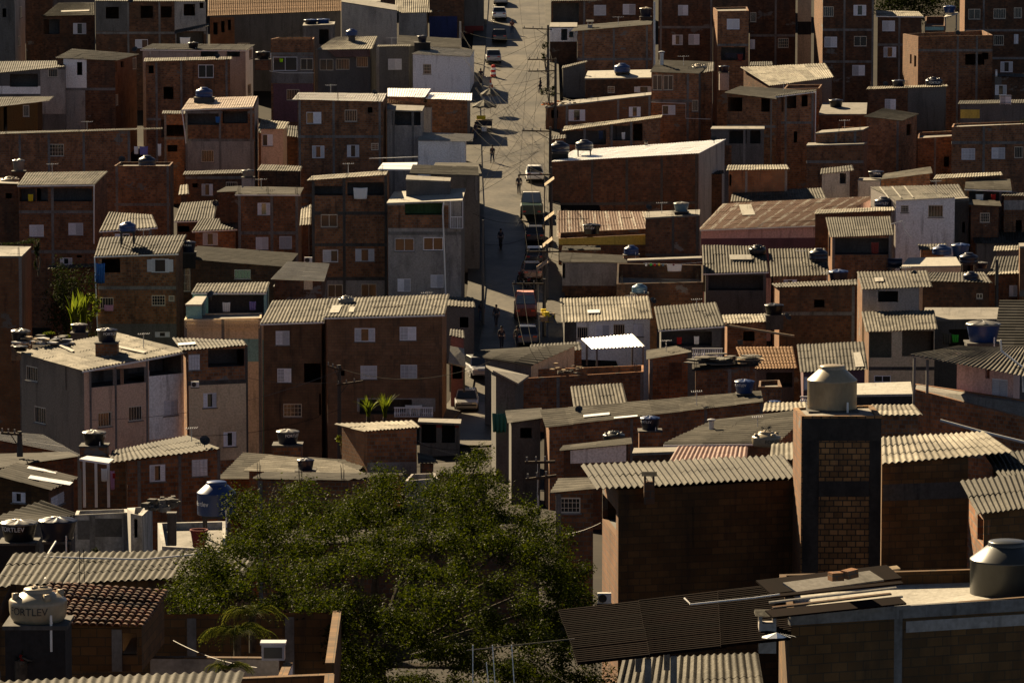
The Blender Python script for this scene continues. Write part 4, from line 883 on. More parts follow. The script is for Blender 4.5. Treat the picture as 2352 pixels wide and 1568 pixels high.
H('d17', 'pale house with a cream corrugated roof beside the street', (1290, 741, 1500, 732, 1490, 680, 1286, 686), 319, 6, 'wp', 'fl', '1338 764 25 27 b;1384 760 33 30 s;1422 757 26 26 b;1466 758 24 30 s', '', '', side='gd', patches=((1290, 740, 1324, 800, 'cond'),))
H('d18', 'dark corrugated roof house with a balustrade terrace', (1512, 758, 1665, 748, 1645, 694, 1502, 705), 314, 6, 'gd', 'fm', '1575 778 120 34 v', gut=1)
canopy('d19', 'bright white awning on posts over the brick terrace', (1360, 802, 1482, 796, 1455, 768, 1335, 778), 296, 3, 'wh', '.1 .97', ylow=850, rkind='cor')
H('d20', 'stepped brick house with an unfinished terrace below the white awning', (1180, 870, 1478, 853, 1478, 838, 1174, 850), 288, 4, 'br', 'cs', '', '', '1282 1475', par=.7, k=.5, side='be')
H('d20b', 'brick room with a white tipped ribbed roof edge', (1215, 812, 1338, 804, 1332, 785, 1218, 792), 296, 4, 'br', 'fd', '', wx=(1222, 1336))
H('d20c', 'dark ribbed roof sloping to the lane beside the brick terrace', (1085, 818, 1222, 840, 1336, 790, 1100, 806), 291, 5, 'gd', 'fd', rd='x', side='be', wx=(1112, 1215))
H('d20d', 'corrugated patch roof leaning on the terrace wall', (1318, 940, 1443, 932, 1430, 880, 1310, 888), 276, 4, 'bd', 'fb')
H('d21', 'blank brick house with a bricked up opening', (1485, 826, 1589, 808, 1552, 796, 1485, 806), 290, 4, 'br', 'fb', '', '', '1490', rd='x', patches=((1536, 832, 1566, 872, 'bd'),))
H('d22', 'brick house with broken boards piled on its roof', (1590, 852, 1742, 840, 1736, 824, 1590, 830), 284, 4, 'br', 'fd', '', '', '1676', rd='x', par=0)
H('d23', 'long brick house with a skewed grey sheet roof', (1253, 982, 1753, 923, 1748, 899, 1240, 942), 240, 5, 'br', 'fb', '', '', '1450 1620 1748', k=5, kb=5, rd='x', wx=(1262, 1752), side='bo')
H('d23c', 'black rendered lane house beside the long brick house', (1166, 972, 1250, 960, 1244, 938, 1160, 944), 244, 5, 'gd', 'fd', '1208 994 26 24 h', rd='x')
H('d23d', 'tall lane house with a beige side wall and a green net', (1132, 850, 1190, 880, 1215, 862, 1116, 838), 262, 9, 'gd', 'cs', '', k=0, side='cond')
H('d24', 'low terrace house with a slim grey roof and white room', (1285, 1036, 1452, 1019, 1450, 1007, 1294, 1026), 226, 2.5, 'bd', 'fb', '', rd='x', k=1, patches=((1310, 1024, 1438, 1064, 'wp'),))
H('d24b', 'small house with a grey roof beside the tree crown', (1264, 1132, 1374, 1122, 1372, 1098, 1284, 1100), 178, 3, 'br', 'fb', '1310 1160 46 36 k', '', '1270', rd='x')
H('d25', 'house under a wide finely ribbed grey roof with a metal flue', (1524, 1020, 1790, 1016, 1872, 940, 1640, 966), 214, 7, 'bd', 'fb', '', rd='x', gut=1)
H('d26', 'house with a pink ribbed roof', (1535, 1062, 1715, 1056, 1718, 1026, 1556, 1025), 182, 3.6, 'bd', 'pr', '', amp=.05, pitch=.19)
H('d26b', 'low brick house under a white tank', (1452, 1040, 1560, 1036, 1560, 1026, 1456, 1028), 206, 3, 'bd', 'cs', ov=.02)
H('d27', 'foreground brick house with a coarse weathered corrugated roof', (1371, 1126, 1840, 1099, 1800, 1046, 1334, 1070), 120, 4.2, 'bk', 'fm', 'L 1397 1178 36 60 v', '', '', k=1.6, kb=1.6, pitch=.185, ov=.04, wx=(1420, 1842), amp=.07, side='bo')
H('d28', 'mould blackened brick pier house of the big cream tank', (1841, 955, 2025, 955, 2005, 930, 1822, 936), 119, 2.6, 'bm', 'cs', '', '', '', par=.06, side='bo', patches=((1843, 962, 2024, 1012, 'mold'), (1843, 1012, 1880, 1400, 'mold'), (1996, 1012, 2024, 1400, 'mold'), (1880, 1104, 1996, 1140, 'mold')))
H('d29', 'dark brick house with a pale coarse corrugated roof', (2026, 1066, 2332, 1040, 2262, 992, 2024, 1006), 122, 4.5, 'bk', 'fl', '', '', '', k=1, kb=1, pitch=.19, wx=(2026, 2226), amp=.055, patches=((2027, 1112, 2224, 1150, 'cond'),))
H('d30', 'brick house with a ribbed roof at the right edge', (2245, 1182, 2420, 1162, 2400, 1085, 2205, 1106), 112, 3.6, 'bk', 'fm', 'L 2252 1216 14 60 h', '', '', k=1, pitch=.17, amp=.05, wx=(2262, 2415), side='br')
H('d30b', 'upper corrugated roof at the right edge', (2300, 1102, 2420, 1088, 2400, 1030, 2262, 1046), 121, 3.6, 'bk', 'fm', '', k=1, pitch=.17, amp=.05)
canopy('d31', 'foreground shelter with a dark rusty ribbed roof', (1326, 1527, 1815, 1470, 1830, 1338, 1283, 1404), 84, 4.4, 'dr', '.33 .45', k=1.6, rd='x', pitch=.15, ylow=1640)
H('d32', 'foreground brick house with a bright concrete roof terrace', (1814, 1412, 2420, 1366, 2420, 1300, 1790, 1318), 86.5, 4.2, 'bk', 'csl', '', '1402', '2062', k=2, kb=2, par=.28, ov=0, fmat='con', patches=((2080, 1426, 2420, 1452, 'gp'),))
H('d33', 'lower corrugated roof under the rusty shelter', (1400, 1640, 1760, 1610, 1742, 1500, 1430, 1512), 88, 3.2, 'bo', 'fm', '', pitch=.16, k=.6, amp=.045, side='bo')
# ------------------------------------------------------------------ far right
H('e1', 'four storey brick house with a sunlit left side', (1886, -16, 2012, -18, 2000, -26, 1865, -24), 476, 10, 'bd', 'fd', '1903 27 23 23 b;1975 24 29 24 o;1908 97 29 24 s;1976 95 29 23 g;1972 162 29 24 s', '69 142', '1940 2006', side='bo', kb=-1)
H('e2', 'dark brick house with a pale tilted roof and two windows', (2012, 37, 2122, 38, 2110, 27, 2012, 24), 477, 5, 'bd', 'fl', '2041 60 29 24 s;2044 120 29 24 o', '103', '2066', rkind='met', gut=1)
H('e3', 'small rooftop room with an aqua parapet', (2124, 60, 2170, 60, 2172, 38, 2126, 38), 478, 5, 'bd', 'cs', '', par=.8, patches=((2125, 62, 2168, 70, 'aq'),))
canopy('e3b', 'slanting slab awning below a blue tank', (2168, 40, 2200, 32, 2200, 28, 2172, 35), 478, 2, 'csl', '.1 .9', ylow=70)
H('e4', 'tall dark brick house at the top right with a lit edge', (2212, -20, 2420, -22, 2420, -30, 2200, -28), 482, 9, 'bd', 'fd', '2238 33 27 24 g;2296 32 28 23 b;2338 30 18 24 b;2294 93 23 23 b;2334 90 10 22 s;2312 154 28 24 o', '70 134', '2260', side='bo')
H('e5', 'unfinished brick house with an open roof parapet', (2109, 84, 2280, 81, 2258, 70, 2074, 78), 456, 8, 'br', 'cs', '2239 137 44 25 h;2263 129 14 15 h;L 2092 136 4 22 h;L 2102 141 5 26 h', '116', '2200 2244', par=.9, side='bo')
H('e5b', 'dark brick house behind the unfinished house with open shutters', (2280, 176, 2420, 180, 2420, 170, 2284, 170), 452, 6, 'bd', 'fd', '2298 207 28 23 o;2286 152 10 20 s', patches=((2281, 176, 2300, 240, 'gd'),))
H('e6', 'house with a bright corrugated roof half in shade', (1768, 198, 1916, 178, 1896, 146, 1700, 155), 446, 8, 'gd', 'fl', '', side='bd')
H('e6b', 'brick parapet house in front of the bright roof', (1800, 204, 1882, 203, 1888, 194, 1808, 195), 438, 3, 'br', 'cs', '', par=.3)
H('e7', 'brick corner house with a grey hipped roof and wide openings', (1664, 214, 1782, 228, 1876, 210, 1700, 200), 426, 6, 'br', 'fd', '1688 240 34 32 h;1758 240 20 34 h', '290', '1772', k=-2, kb=0, rd='x', wx=(1668, 1780), side='br', zb=400)
H('e7b', 'brick side wing with a ribbon of dark windows', (1780, 222, 1874, 210, 1876, 206, 1784, 214), 425, 6, 'br', 'fd', '1790 240 20 34 h;1816 234 26 30 h;1848 232 14 26 h;1827 315 8 26 h', '282', '1805 1870', gut=1)
H('e7c', 'flat porch roof with mosaic posts below the corner house', (1632, 296, 1756, 296, 1756, 290, 1636, 290), 414, 4, 'gd', 'cs', '1695 315 40 30 h;1735 315 24 30 h', '', '1710', ov=.05, patches=((1588, 334, 1680, 380, 'br'),))
H('e8', 'flat concrete terrace with a black tank between brick houses', (1880, 262, 1990, 262, 1992, 236, 1890, 236), 430, 7, 'bd', 'cs', '', ov=.02)
H('e9', 'brick and grey render house with two roof tanks', (1990, 206, 2178, 199, 2176, 195, 1994, 200), 442, 6, 'bd', 'fl', '2045 240 25 24 x', '', '', patches=((2085, 200, 2176, 300, 'gd'),))
H('e10', 'brick house with a small hipped grey roof and side opening', (1984, 269, 2074, 278, 2112, 263, 2030, 250), 424, 5, 'br', 'fd', 'R 2088 298 12 26 h', '', '2062', rd='x')
H('e10b', 'brick wall and dark yard beside the small hipped roof', (2108, 318, 2200, 312, 2200, 300, 2110, 304), 420, 4, 'br', 'cs', '2174 372 12 24 h', '', '2148', par=.3)
H('e11', 'blank brick box with a thin flat roof', (1872, 306, 1982, 298, 1996, 291, 1888, 299), 414, 4, 'br', 'cs', '1948 289 26 5 h', '390', '1920 1964', ov=.1, side='br')
H('e11b', 'brick base house below the blank brick box', (1852, 334, 1984, 330, 1992, 326, 1856, 328), 411, 4, 'br', 'cs', '', '372', '', ov=.02)
H('e12', 'wide brick house with barred louvre windows at the right edge', (2186, 292, 2420, 282, 2420, 276, 2190, 284), 412, 6, 'br', 'cs', '2224 354 31 26 x;2293 352 31 26 x;2340 350 20 26 b', '328', '2260', par=.2)
H('e12b', 'dark house with pink shutters above the wide brick house', (2200, 240, 2420, 236, 2420, 228, 2204, 232), 432, 6, 'gd', 'fd', '2310 208 26 24 s', patches=((2206, 252, 2250, 272, 'ye'),))
H('e13', 'whitewashed house with a grey roof and two barred windows', (2060, 461, 2220, 453, 2203, 424, 1998, 430), 364, 6, 'wp', 'fb', '2078 480 18 17 k;2149 485 34 28 b', '', '', side='gp', wx=(2060, 2194), rkind='cor')
H('e13b', 'grey side house beside the whitewashed house', (2192, 460, 2226, 458, 2224, 450, 2194, 452), 366, 6, 'gd', 'cs', '2213 522 6 24 h', ov=.02)
H('e14', 'small grey rooftop shed with a slanting sheet', (1884, 401, 1962, 392, 1958, 380, 1886, 388), 380, 3, 'gp', 'fb', '1936 410 14 24 h', wx=(1888, 1952))
H('e14b', 'grey wall house with a sloping striped roof', (2018, 414, 2142, 398, 2138, 384, 2034, 400), 382, 4, 'br', 'fb', '', rd='x')
H('e14c', 'low pale shed under the dark blue tank', (1970, 414, 2022, 414, 2024, 408, 1974, 408), 379, 3, 'gp', 'cs', ov=.02)
H('e15', 'brick house behind a strip of bright ribbed roofing', (2143, 412, 2304, 403, 2300, 396, 2150, 402), 374, 4, 'bd', 'fl', '')
H('e15b', 'terrace house with a grey sheet roof and brick front', (2216, 434, 2324, 438, 2320, 412, 2218, 418), 369, 5, 'br', 'fb', '2268 450 86 28 v', '492', '2298', rd='x', gut=1)
H('e15c', 'rooms with a grey balcony at the right edge', (2300, 450, 2420, 452, 2420, 444, 2304, 444), 366, 5, 'br', 'fd', '2340 520 14 30 h', patches=((2302, 460, 2420, 482, 'gp'),))
H('e16', 'brick house behind a bright ribbed strip', (1870, 492, 2056, 484, 2053, 476, 1876, 482), 355, 3, 'bd', 'fl', '', '', '2050', wx=(1872, 2054), pitch=.22)
H('e16b', 'open terrace house with a mossy tile sheet roof', (1906, 546, 2054, 540, 2046, 497, 1896, 500), 346, 5, 'br', 'fm', '1980 566 138 38 v', '', '1912 2050', side='bo', floor='gd', pitch=.2)
H('e16c', 'small brick annex with a patched corrugated roof', (2112, 576, 2174, 570, 2174, 560, 2108, 562), 352, 3, 'br', 'fb', '')
H('e17', 'low brick house with a wide ribbed roof and dark tank', (1770, 636, 1906, 632, 1896, 571, 1765, 572), 339, 6, 'br', 'fb', '1815 648 30 12 o')
H('e18', 'pale flat slab roof house between the tank rows', (2070, 612, 2208, 610, 2196, 590, 2086, 592), 342, 4.5, 'be', 'csl', '', ov=.02)
H('e19', 'tall brick house with a ribbed roof edge and sunlit left corner', (1784, 660, 1970, 655, 1968, 642, 1772, 652), 326, 6, 'bd', 'fb', '1882 697 24 18 h', '720', '1960', side='bo')
H('e20', 'two tier house with sunlit left side and grey upper room', (1980, 665, 2142, 659, 2130, 622, 1968, 625), 312, 6, 'gp', 'fb', '2040 681 46 25 h', side='bo', wx=(1981, 2112), gut=0)
H('e20b', 'beige house with two wide dark shutters under a ribbed roof', (1989, 763, 2154, 756, 2146, 713, 1978, 716), 305, 6, 'be', 'fb', '2016 791 64 60 h;2110 788 76 60 h;2027 870 38 16 G', '', '', side='bo', patches=((1990, 842, 2150, 850, 'cond'),))
H('e21', 'brick house with a weathered roof beside the two tier house', (2112, 646, 2280, 650, 2262, 626, 2134, 626), 327, 5, 'bd', 'fb', '2250 680 14 12 g')
H('e21b', 'brick house with a pink shutter at the right edge', (2266, 632, 2345, 628, 2340, 622, 2270, 626), 332, 4, 'br', 'fl', '2330 668 24 26 s')
H('e21c', 'sunlit orange brick wall house on the right border', (2342, 566, 2420, 562, 2420, 556, 2340, 558), 330, 5, 'bo', 'cs', ov=.02)
H('e26', 'dark ribbed roof house at the right edge', (2238, 560, 2420, 560, 2420, 528, 2230, 530), 362, 5, 'gd', 'fd', '')
H('e26b', 'house with a bright eave strip behind the tank group', (2282, 577, 2420, 572, 2420, 562, 2284, 566), 350, 3, 'gd', 'fl', '')
H('e26c', 'low ribbed roof house below the bright eave strip', (2272, 626, 2420, 620, 2420, 586, 2284, 590), 341, 5, 'br', 'fb', '')
H('e22', 'low house with a sagging concrete roof and clothes yard', (2120, 734, 2300, 732, 2300, 706, 2124, 706), 314, 5, 'gd', 'cs', '2230 776 100 40 h', ov=.1)
H('e22b', 'dark streaked roof house at the right edge', (2280, 800, 2420, 800, 2420, 690, 2296, 690), 300, 9, 'gd', 'fd', rd='x')
H('e25', 'house with an orange clay tile roof', (1711, 849, 1832, 847, 1822, 797, 1690, 798), 292, 5, 'gd', 'tl', '1790 872 60 34 v', '', '1734')
H('e25b', 'pink walled house with a torn corrugated roof', (1838, 856, 1994, 849, 1985, 785, 1830, 792), 286, 7, 'mauve', 'fb', '1850 880 10 30 s')
H('e25c', 'low flat roof with a dark hatch beside the boards', (1742, 888, 1796, 888, 1790, 872, 1744, 874), 276, 4, 'br', 'cs', par=.3)
H('e24', 'house with a bright flat concrete roof behind the cream tank', (1966, 906, 2096, 904, 2092, 876, 1968, 880), 240, 5, 'mold', 'csl', '', ov=.02)
H('e24b', 'brick house with a pale ribbed roof behind the big pier', (1990, 955, 2120, 954, 2100, 930, 2000, 930), 200, 3.5, 'br', 'fl', '', amp=.06)
H('e24c', 'narrow ribbed roofs left of the cream tank', (1752, 946, 1858, 942, 1852, 924, 1756, 926), 236, 3, 'bd', 'fl')
H('e24d', 'ribbed roof strip under the white tank', (1766, 1066, 1842, 1052, 1836, 1016, 1772, 1020), 160, 3, 'bk', 'fl', amp=.05)
H('e23', 'pink rendered upper room with a louvred window', (2190, 808, 2335, 838, 2352, 812, 2200, 796), 209, 4, 'pk', 'fb', '2296 896 36 52 s;2268 858 10 22 h', k=-3, kb=-3, noroof=True)
H('e23b', 'brick terrace house running towards the viewer at the right edge', (2096, 892, 2440, 984, 2440, 930, 2100, 880), 209, 1.5, 'br', 'cs', '', '', '2100', k=-7.5, kb=-7.5, par=.02, side='pk')
canopy('e23c', 'broad patched roof of the pink house', (2086, 816, 2430, 880, 2430, 800, 2200, 796), 208, 5, 'fb', '.03 .12', k=-6, ylow=900)
HB = [('row of small dark houses along the ridge behind', -100, 110), ('dark ridge house above the terracotta roof', 300, 480), ('plain ridge house above the grey block', 800, 960), ('brick ridge house beside the top of the street', 1270, 1480), ('broad brick ridge house behind the tower', 1560, 1800), ('dark ridge house near the right edge', 2190, 2420)]
for i, (lb, x0, x1) in enumerate(HB):
    H('r%d' % i, lb, (x0, -60 - i % 2 * 14, x1, -62, x1, -78, x0, -78), 548 + i % 3 * 6, 8, 'bd' if i % 2 else 'br', 'fd')
H('d11d', 'small orange brick house under a pale ribbed roof beside the brick hall', (1668, 392, 1814, 389, 1808, 379, 1672, 380), 377, 4, 'bo', 'fl', '1676 414 8 26 h', '', '1714 1806')
H('x2', 'sliver of a pale roof beside the brick tower', (410, 448, 434, 446, 432, 424, 414, 426), 374, 3, 'bd', 'fl')
H('x3', 'low brick room with a slanted sheet beside the two storey brick house', (498, 442, 556, 440, 560, 428, 520, 430), 360, 4, 'bd', 'fd', rd='x')
H('x4', 'narrow cream ribbed roof behind the fallen timber', (1664, 744, 1768, 739, 1760, 721, 1658, 724), 318, 4, 'br', 'fl', '1720 772 26 22 h')
H('x5', 'small brick stair room on the long dark ridge of roofs', (1620, 402, 1664, 400, 1662, 392, 1622, 394), 392, 3, 'bd', 'fd')
H('x6', 'half built brick room beside the black terrace tank', (1896, 246, 1940, 244, 1942, 238, 1900, 240), 437, 3, 'br', 'cs', par=.5)
H('x7', 'narrow dark house with a lean roof beside the whitewashed wall', (2224, 470, 2300, 474, 2296, 462, 2228, 460), 364, 4, 'bd', 'fb', '2262 500 22 22 k', rd='x')
H('x8', 'small grey rooftop room behind the clothes terrace tower', (1722, 152, 1776, 150, 1774, 142, 1724, 143), 462, 4, 'gp', 'fd', '1746 166 18 16 b')
H('x9', 'little brick annex under the long street side roof', (1256, 322, 1300, 318, 1300, 310, 1260, 312), 408, 3, 'br', 'fd', '1274 340 16 18 h')
H('x10', 'brick lean-to with a mossy sheet below the yellow parapet', (1290, 576, 1380, 574, 1378, 566, 1292, 566), 349, 2.5, 'bd', 'fm', rd='x')
stick('fallen_timber', 'long pale timber slanting over the brick roofs', 'timber', [(1662, 746, 316), (1824, 772, 314)], .09, 'wood')
# ------------------------------------------------------------------ water tanks (x, bottom y, width, height)
T = tank
PB = 'brick pier under the '
T('round', 't_blue', 469, 223, 39, 26, 422, 'bright blue tank above the brown metal roof', pier=(229, 44, 'cond', 'flat concrete block under the bright blue tank'), pipe=0)
T('bucket', 't_black', 444, 113, 25, 19, 'a7', 'small black bucket tank on the whitewashed house', pipe=1)
T('bucket', 't_navy', 714, 56, 33, 15, 471, 'left of two blue tanks above the stair room', lid='t_blue'); T('bucket', 't_blue', 742, 56, 33, 16, 471.5, 'right of two blue tanks above the stair room')
T('round', 't_blue', 808, 82, 27, 18, 'b5', 'blue tank perched over the bright broken roof', pier=(97, 15, 'cond', 'slim dark pier under the tank on the broken roof'))
T('bucket', 't_navy', 970, 97, 23, 18, 'b7', 'black tank with a pale lid on the white house', pier=(116, 36, 'black', 'square black pier on the white house'))
T('bucket', 't_black', 604, 136, 34, 22, 440, 'black tank half hidden left of the pink render house', pier=(146, 34, 'bd', PB + 'half hidden black tank'))
T('bucket', 't_asb', 43, 392, 29, 30, 390, 'grey asbestos drum tank before the long brick house', pier=(402, 30, 'bd', PB + 'grey asbestos drum'))
T('round', 't_navy', 338, 383, 40, 30, 'a12', 'dark blue tank inside the parapet of the brick tower')
T('squat', 't_cream', 23, 422, 42, 21, 374, 'cream tank at the left edge beside the loft roof')
T('round', 't_blue', 293, 531, 39, 26, 'a19', 'blue tank raised on thin legs over the ribbed roof', pier=(568, 34, 'legs', 'thin legged frame standing on the ribbed roof'))
T('bucket', 't_navy', 432, 578, 38, 29, 330, 'navy tank at the right corner of the ribbed roof', pier=(596, 36, 'black', 'black block under the corner tank'), text='TITAN')
T('bucket', 't_asb', 570, 406, 30, 20, 362, 'grey tank on a rendered column behind the two storey house', lid='t_black', pier=(432, 28, 'gp', 'rendered grey column under a tank'))
T('bucket', 't_navy', 655, 655, 46, 32, 317, 'navy tank with a white ribbed lid before the silver roof', lid='t_asb', pier=(672, 50, 'bd', PB + 'tank before the silver roof'))
T('squat', 't_asb', 795, 699, 37, 24, 'b17', 'grey squat tank on the ridge of the brown block house')
T('bucket', 't_black', 48, 792, 46, 42, 262, 'grey black tank on the roof beyond the corner house', lid='t_asb', pier=(802, 40, 'cond', 'low pier behind the patched roof'))
T('bucket', 't_black', 48, 806, 34, 16, 259, 'squashed dark drum lying beside the patched roof')
T('bucket', 't_navy', 182, 762, 40, 24, 285, 'navy tank with a pale lid below the bright banana plants', lid='t_asb', pier=(775, 36, 'cond', 'pier in the garden gap'))
T('bucket', 't_navy', 246, 784, 50, 36, 'c1', 'navy tank with white lettering on the patched roof', 'FORTLEV', pier=(818, 50, 'br', PB + 'lettered tank on the patched roof'), tang=-1.1)
T('bucket', 't_black', 217, 1020, 57, 38, 'c3', 'black tank with a grey lid on the clothes porch house', 'FORTLEV', lid='t_asb', pier=(1044, 62, 'br', PB + 'black tank of the porch house'), pipe=1, tang=.2)
T('bucket', 't_navy', 661, 1018, 55, 38, 'c7', 'navy lettered tank on the wide streaked roof', 'FORTLEV', lid='t_asb', pier=(1049, 66, 'br', PB + 'tank on the streaked roof'), tang=-1.0)
T('bucket', 't_navy', 702, 1078, 41, 30, 212, 'small navy tank on a black block by the tree top', pier=(1098, 44, 'black', 'black block by the tree top'))
T('bell', 't_blue', 498, 1180, 91, 84, 152, 'big bright blue tank with a sloped shoulder behind the tree', 'fortlev', pier=(1226, 66, 'legs', 'timber frame under the big blue tank'), pipe=1, tang=-2.4)
T('bucket', 't_black', 44, 1240, 88, 56, 140, 'black lettered tank of the pair at the lower left edge', 'FORTLEV', lid='t_asb', pier=(1302, 84, 'black', 'dark block under the black tank of the pair'), tang=-1.9)
T('bucket', 't_navy', 133, 1238, 92, 60, 139, 'smooth navy tank beside the black one at the lower left', lid='t_navy', pier=(1300, 60, 'black', 'dark post under the smooth navy tank'), pipe=1)
T('bucket', 't_navy', 172, 1282, 46, 16, 134, 'tank lid peeping over the coarse grey roof', lid='t_asb')
T('squat', 't_cream', 88, 1424, 136, 92, 88, 'large cream squat tank beside the checkered tile roof', 'FORTLEV', pier=(1580, 140, 'black', 'mouldy brick support under the large cream squat tank'), pipe=1, tcol='t_black', tang=-1.85)
# right
T('bucket', 't_navy', 1483, 38, 29, 24, 470, 'dark tank with a cream lid behind the slanting roof', lid='t_cream', pier=(48, 26, 'bd', PB + 'cream lidded tank'))
T('round', 't_blue', 1429, 166, 37, 24, 'd6b', 'bright blue tank on the bright slab roof', pier=(174, 34, 'legs', 'short legs under the slab roof tank'))
T('squat', 't_cream', 1605, 165, 37, 22, 435, 'cream tank on the dark glazed brick house')
T('bucket', 't_navy', 1663, 166, 25, 18, 440, 'navy tank on a rendered pier beside the cream tank', pier=(192, 22, 'gp', 'rendered pier near the bright corrugated roof'))
T('round', 't_navy', 1285, 350, 46, 30, 386, 'left dark tank at the street end of the white roof', pier=(370, 40, 'black', 'black block under the left dark tank'))
T('round', 't_navy', 1342, 343, 41, 26, 388, 'right dark tank on posts above the white roof', pier=(366, 34, 'legs', 'tall posts above the white roof'))
T('bucket', 't_lblue', 1565, 485, 37, 25, 'd12', 'pale blue bucket tank on the brick water tower', lid='t_asb', pier=(493, 32, 'black', 'black base on the brick water tower'))
T('bucket', 't_black', 1359, 537, 43, 28, 356, 'black tank behind the yellow parapet', 'FORTLEV', tang=-2.0)
T('round', 't_blue', 1450, 584, 34, 24, 344, 'small bright blue tank on a brick block by the party yard', pier=(603, 36, 'br', PB + 'small bright blue tank'), pipe=1)
T('round', 't_lblue', 1469, 672, 36, 24, 330, 'dusty blue tank low on the party yard corner', pier=(686, 40, 'bd', PB + 'dusty blue tank'), pipe=1)
T('squat', 't_black', 1740, 586, 40, 28, 'd16', 'glossy black tank with a loose strap on the open fronted house')
T('round', 't_navy', 1880, 596, 44, 30, 'e17', 'navy domed tank on the wide ribbed roof', pier=(604, 34, 'legs', 'low stand under the navy domed tank'))
T('bucket', 't_navy', 1926, 650, 47, 36, 333, 'navy bucket tank with a blue lid over the tall brick house', lid='t_blue', pipe=1)
T('bucket', 't_black', 1778, 722, 46, 30, 318, 'black domed tank left of the sunlit corner', pier=(736, 40, 'cond', 'pier left of the sunlit corner'))
T('round', 't_blue', 2163, 585, 44, 27, 350, 'blue domed tank of the tank group'); T('bucket', 't_blue', 2206, 588, 44, 34, 351, 'blue cone lidded tank of the tank group', lid='t_blue')
T('round', 't_navy', 2225, 604, 44, 28, 338, 'navy tank on a stand at the front of the tank group', pier=(622, 36, 'legs', 'stand at the front of the tank group'))
T('bucket', 't_navy', 2254, 616, 30, 18, 342, 'small tank with a ribbed lid at the right of the tank group', lid='t_asb')
T('box', 't_navy', 2055, 612, 34, 22, 344, 'square navy tank on white posts', pier=(630, 34, 'legs', 'white posts under the square tank'))
T('round', 't_navy', 2230, 646, 36, 26, 'e21', 'navy tank on the weathered roof')
T('round', 't_navy', 2030, 474, 44, 26, 365, 'navy lettered tank beside the whitewashed house', 'FORTLEV', tang=-1.9)
T('bucket', 't_navy', 2012, 408, 37, 20, 380, 'navy lettered tank above the rusty roof', 'TITAN')
T('bucket', 't_navy', 2064, 200, 32, 20, 'e9', 'left tank on the ribbed edge of the brick and grey house'); T('squat', 't_navy', 2145, 197, 40, 24, 'e9', 'right glossy lettered tank on the brick and grey house', 'FORTLEV')
T('bucket', 't_black', 1920, 248, 33, 24, 'e8', 'black tank on the flat concrete terrace', lid='t_navy')
T('bucket', 't_blue', 2181, 30, 30, 20, 479, 'blue tank at the top right above the slab awning')
T('bucket', 't_blue', 2258, 784, 82, 56, 214, 'very large blue bucket tank with a pale lid', lid='t_asb', pier=(822, 78, 'cond', 'dark masonry base under the very large blue tank'), pipe=1)
T('bucket', 't_blue', 1710, 902, 48, 36, 'd23', 'royal blue bucket tank on the skewed sheet roof', 'FORTLEV', lid='t_blue', tang=-2.2, pier=(906, 36, 'black', 'low black base on the skewed roof'))
T('bucket', 't_navy', 1493, 986, 47, 36, 229, 'navy tank with a blue lid on a brick block', 'FORTLEV', lid='t_blue', pier=(1024, 52, 'br', PB + 'navy tank with a blue lid'), tang=-2.2, pipe=1)
T('squat', 't_grey', 1410, 1012, 52, 28, 232, 'cream topped grey tank before the long brick house', lid='t_grey')
T('squat', 't_cream', 1760, 1024, 68, 42, 196, 'cream lettered tank beside the big pier', 'FORTLEV', tcol='t_black', tang=-1.0)
T('bucket', 't_navy', 1778, 934, 32, 18, 246, 'round navy lid behind the skewed roof', lid='t_blue')
T('bell', 't_cream', 1911, 937, 115, 110, 120.3, 'big cream tank dominating the mould blackened pier', pier=(956, 108, 'mold', 'mouldy ring base under the big cream tank'), pipe=1)
T('bell', 't_grey', 2312, 1366, 172, 142, 90, 'huge dark grey tank on the bright concrete terrace', pier=(1380, 130, 'mold', 'low dark base on the bright terrace'))
# ------------------------------------------------------------------ chimneys, vents, dishes, units
chimney('small masonry vent with a sheet hat on the slanting roof', 1355, 66, 16, 20, 'd2', 'gp', capm='me'); chimney('round flue beside the dark glazed house', 1520, 143, 15, 26, 436, 'steel', 'pipe')
chimney('small white vent block on the glaring white roof', 1484, 336, 9, 14, 'd10', 'gp'); chimney('shiny metal flue on the finely ribbed roof', 1634, 990, 20, 30, 'd25', 'steel', 'pipe')
chimney('squat brick chimney on the coarse foreground roof', 1491, 1124, 34, 42, 'd27', 'bd'); chimney('small roofed chimney on the dark rusty roof', 1762, 1452, 56, 54, 'd31', 'gp', capm='fm')
stick('flue_pipe', 'tall thin flue pipe rising beside the slanting roof', 'pipe', [(1503, 160, 462), (1503, 4, 462)], .13, 'steel')
dish('grey dish on the roof left of the brown block house', 484, 676, 18, 308, -.6); dish('grey satellite dish beside the sunlit brick corner', 1808, 727, 20, 322, .8); dish('small dish beside the black terrace tank', 2034, 193, 12, 444, .2)
dish('dish above the yellow parapet', 1490, 476, 14, 352, .3); dish('dark dish on the brick wall by the terracotta house', 310, 114, 14, 460, -.4); dish('dish on the grey slab beside the clothes porch', 280, 366, 16, 386, .2); dish('dish on the roof by the shaded corrugated house', 494, 468, 16, 356, .5)
def acunit(label, x, y, w, Y):
    p = at(x, y, Y); s = w / F * Y; root = empty('air_conditioner', p, label, 'air conditioner')
    b = MB(); b.box((0, 0, 0), s, s * .4, s * .75); b.build('casing', M['pvc'], root)
    b = MB(); b.lathe([(0, 0), (s * .28, 0), (s * .3, .03), (s * .26, .035)], 20); o = b.build('fan_grille', M['iron'], root); o.location = (-s * .12, -s * .2 - .012, s * .38); o.rotation_euler.x = PI / 2
    b = MB(); b.box((0, s * .1, -.06), s * 1.1, s * .5, .055); b.build('bracket', M['iron'], root)
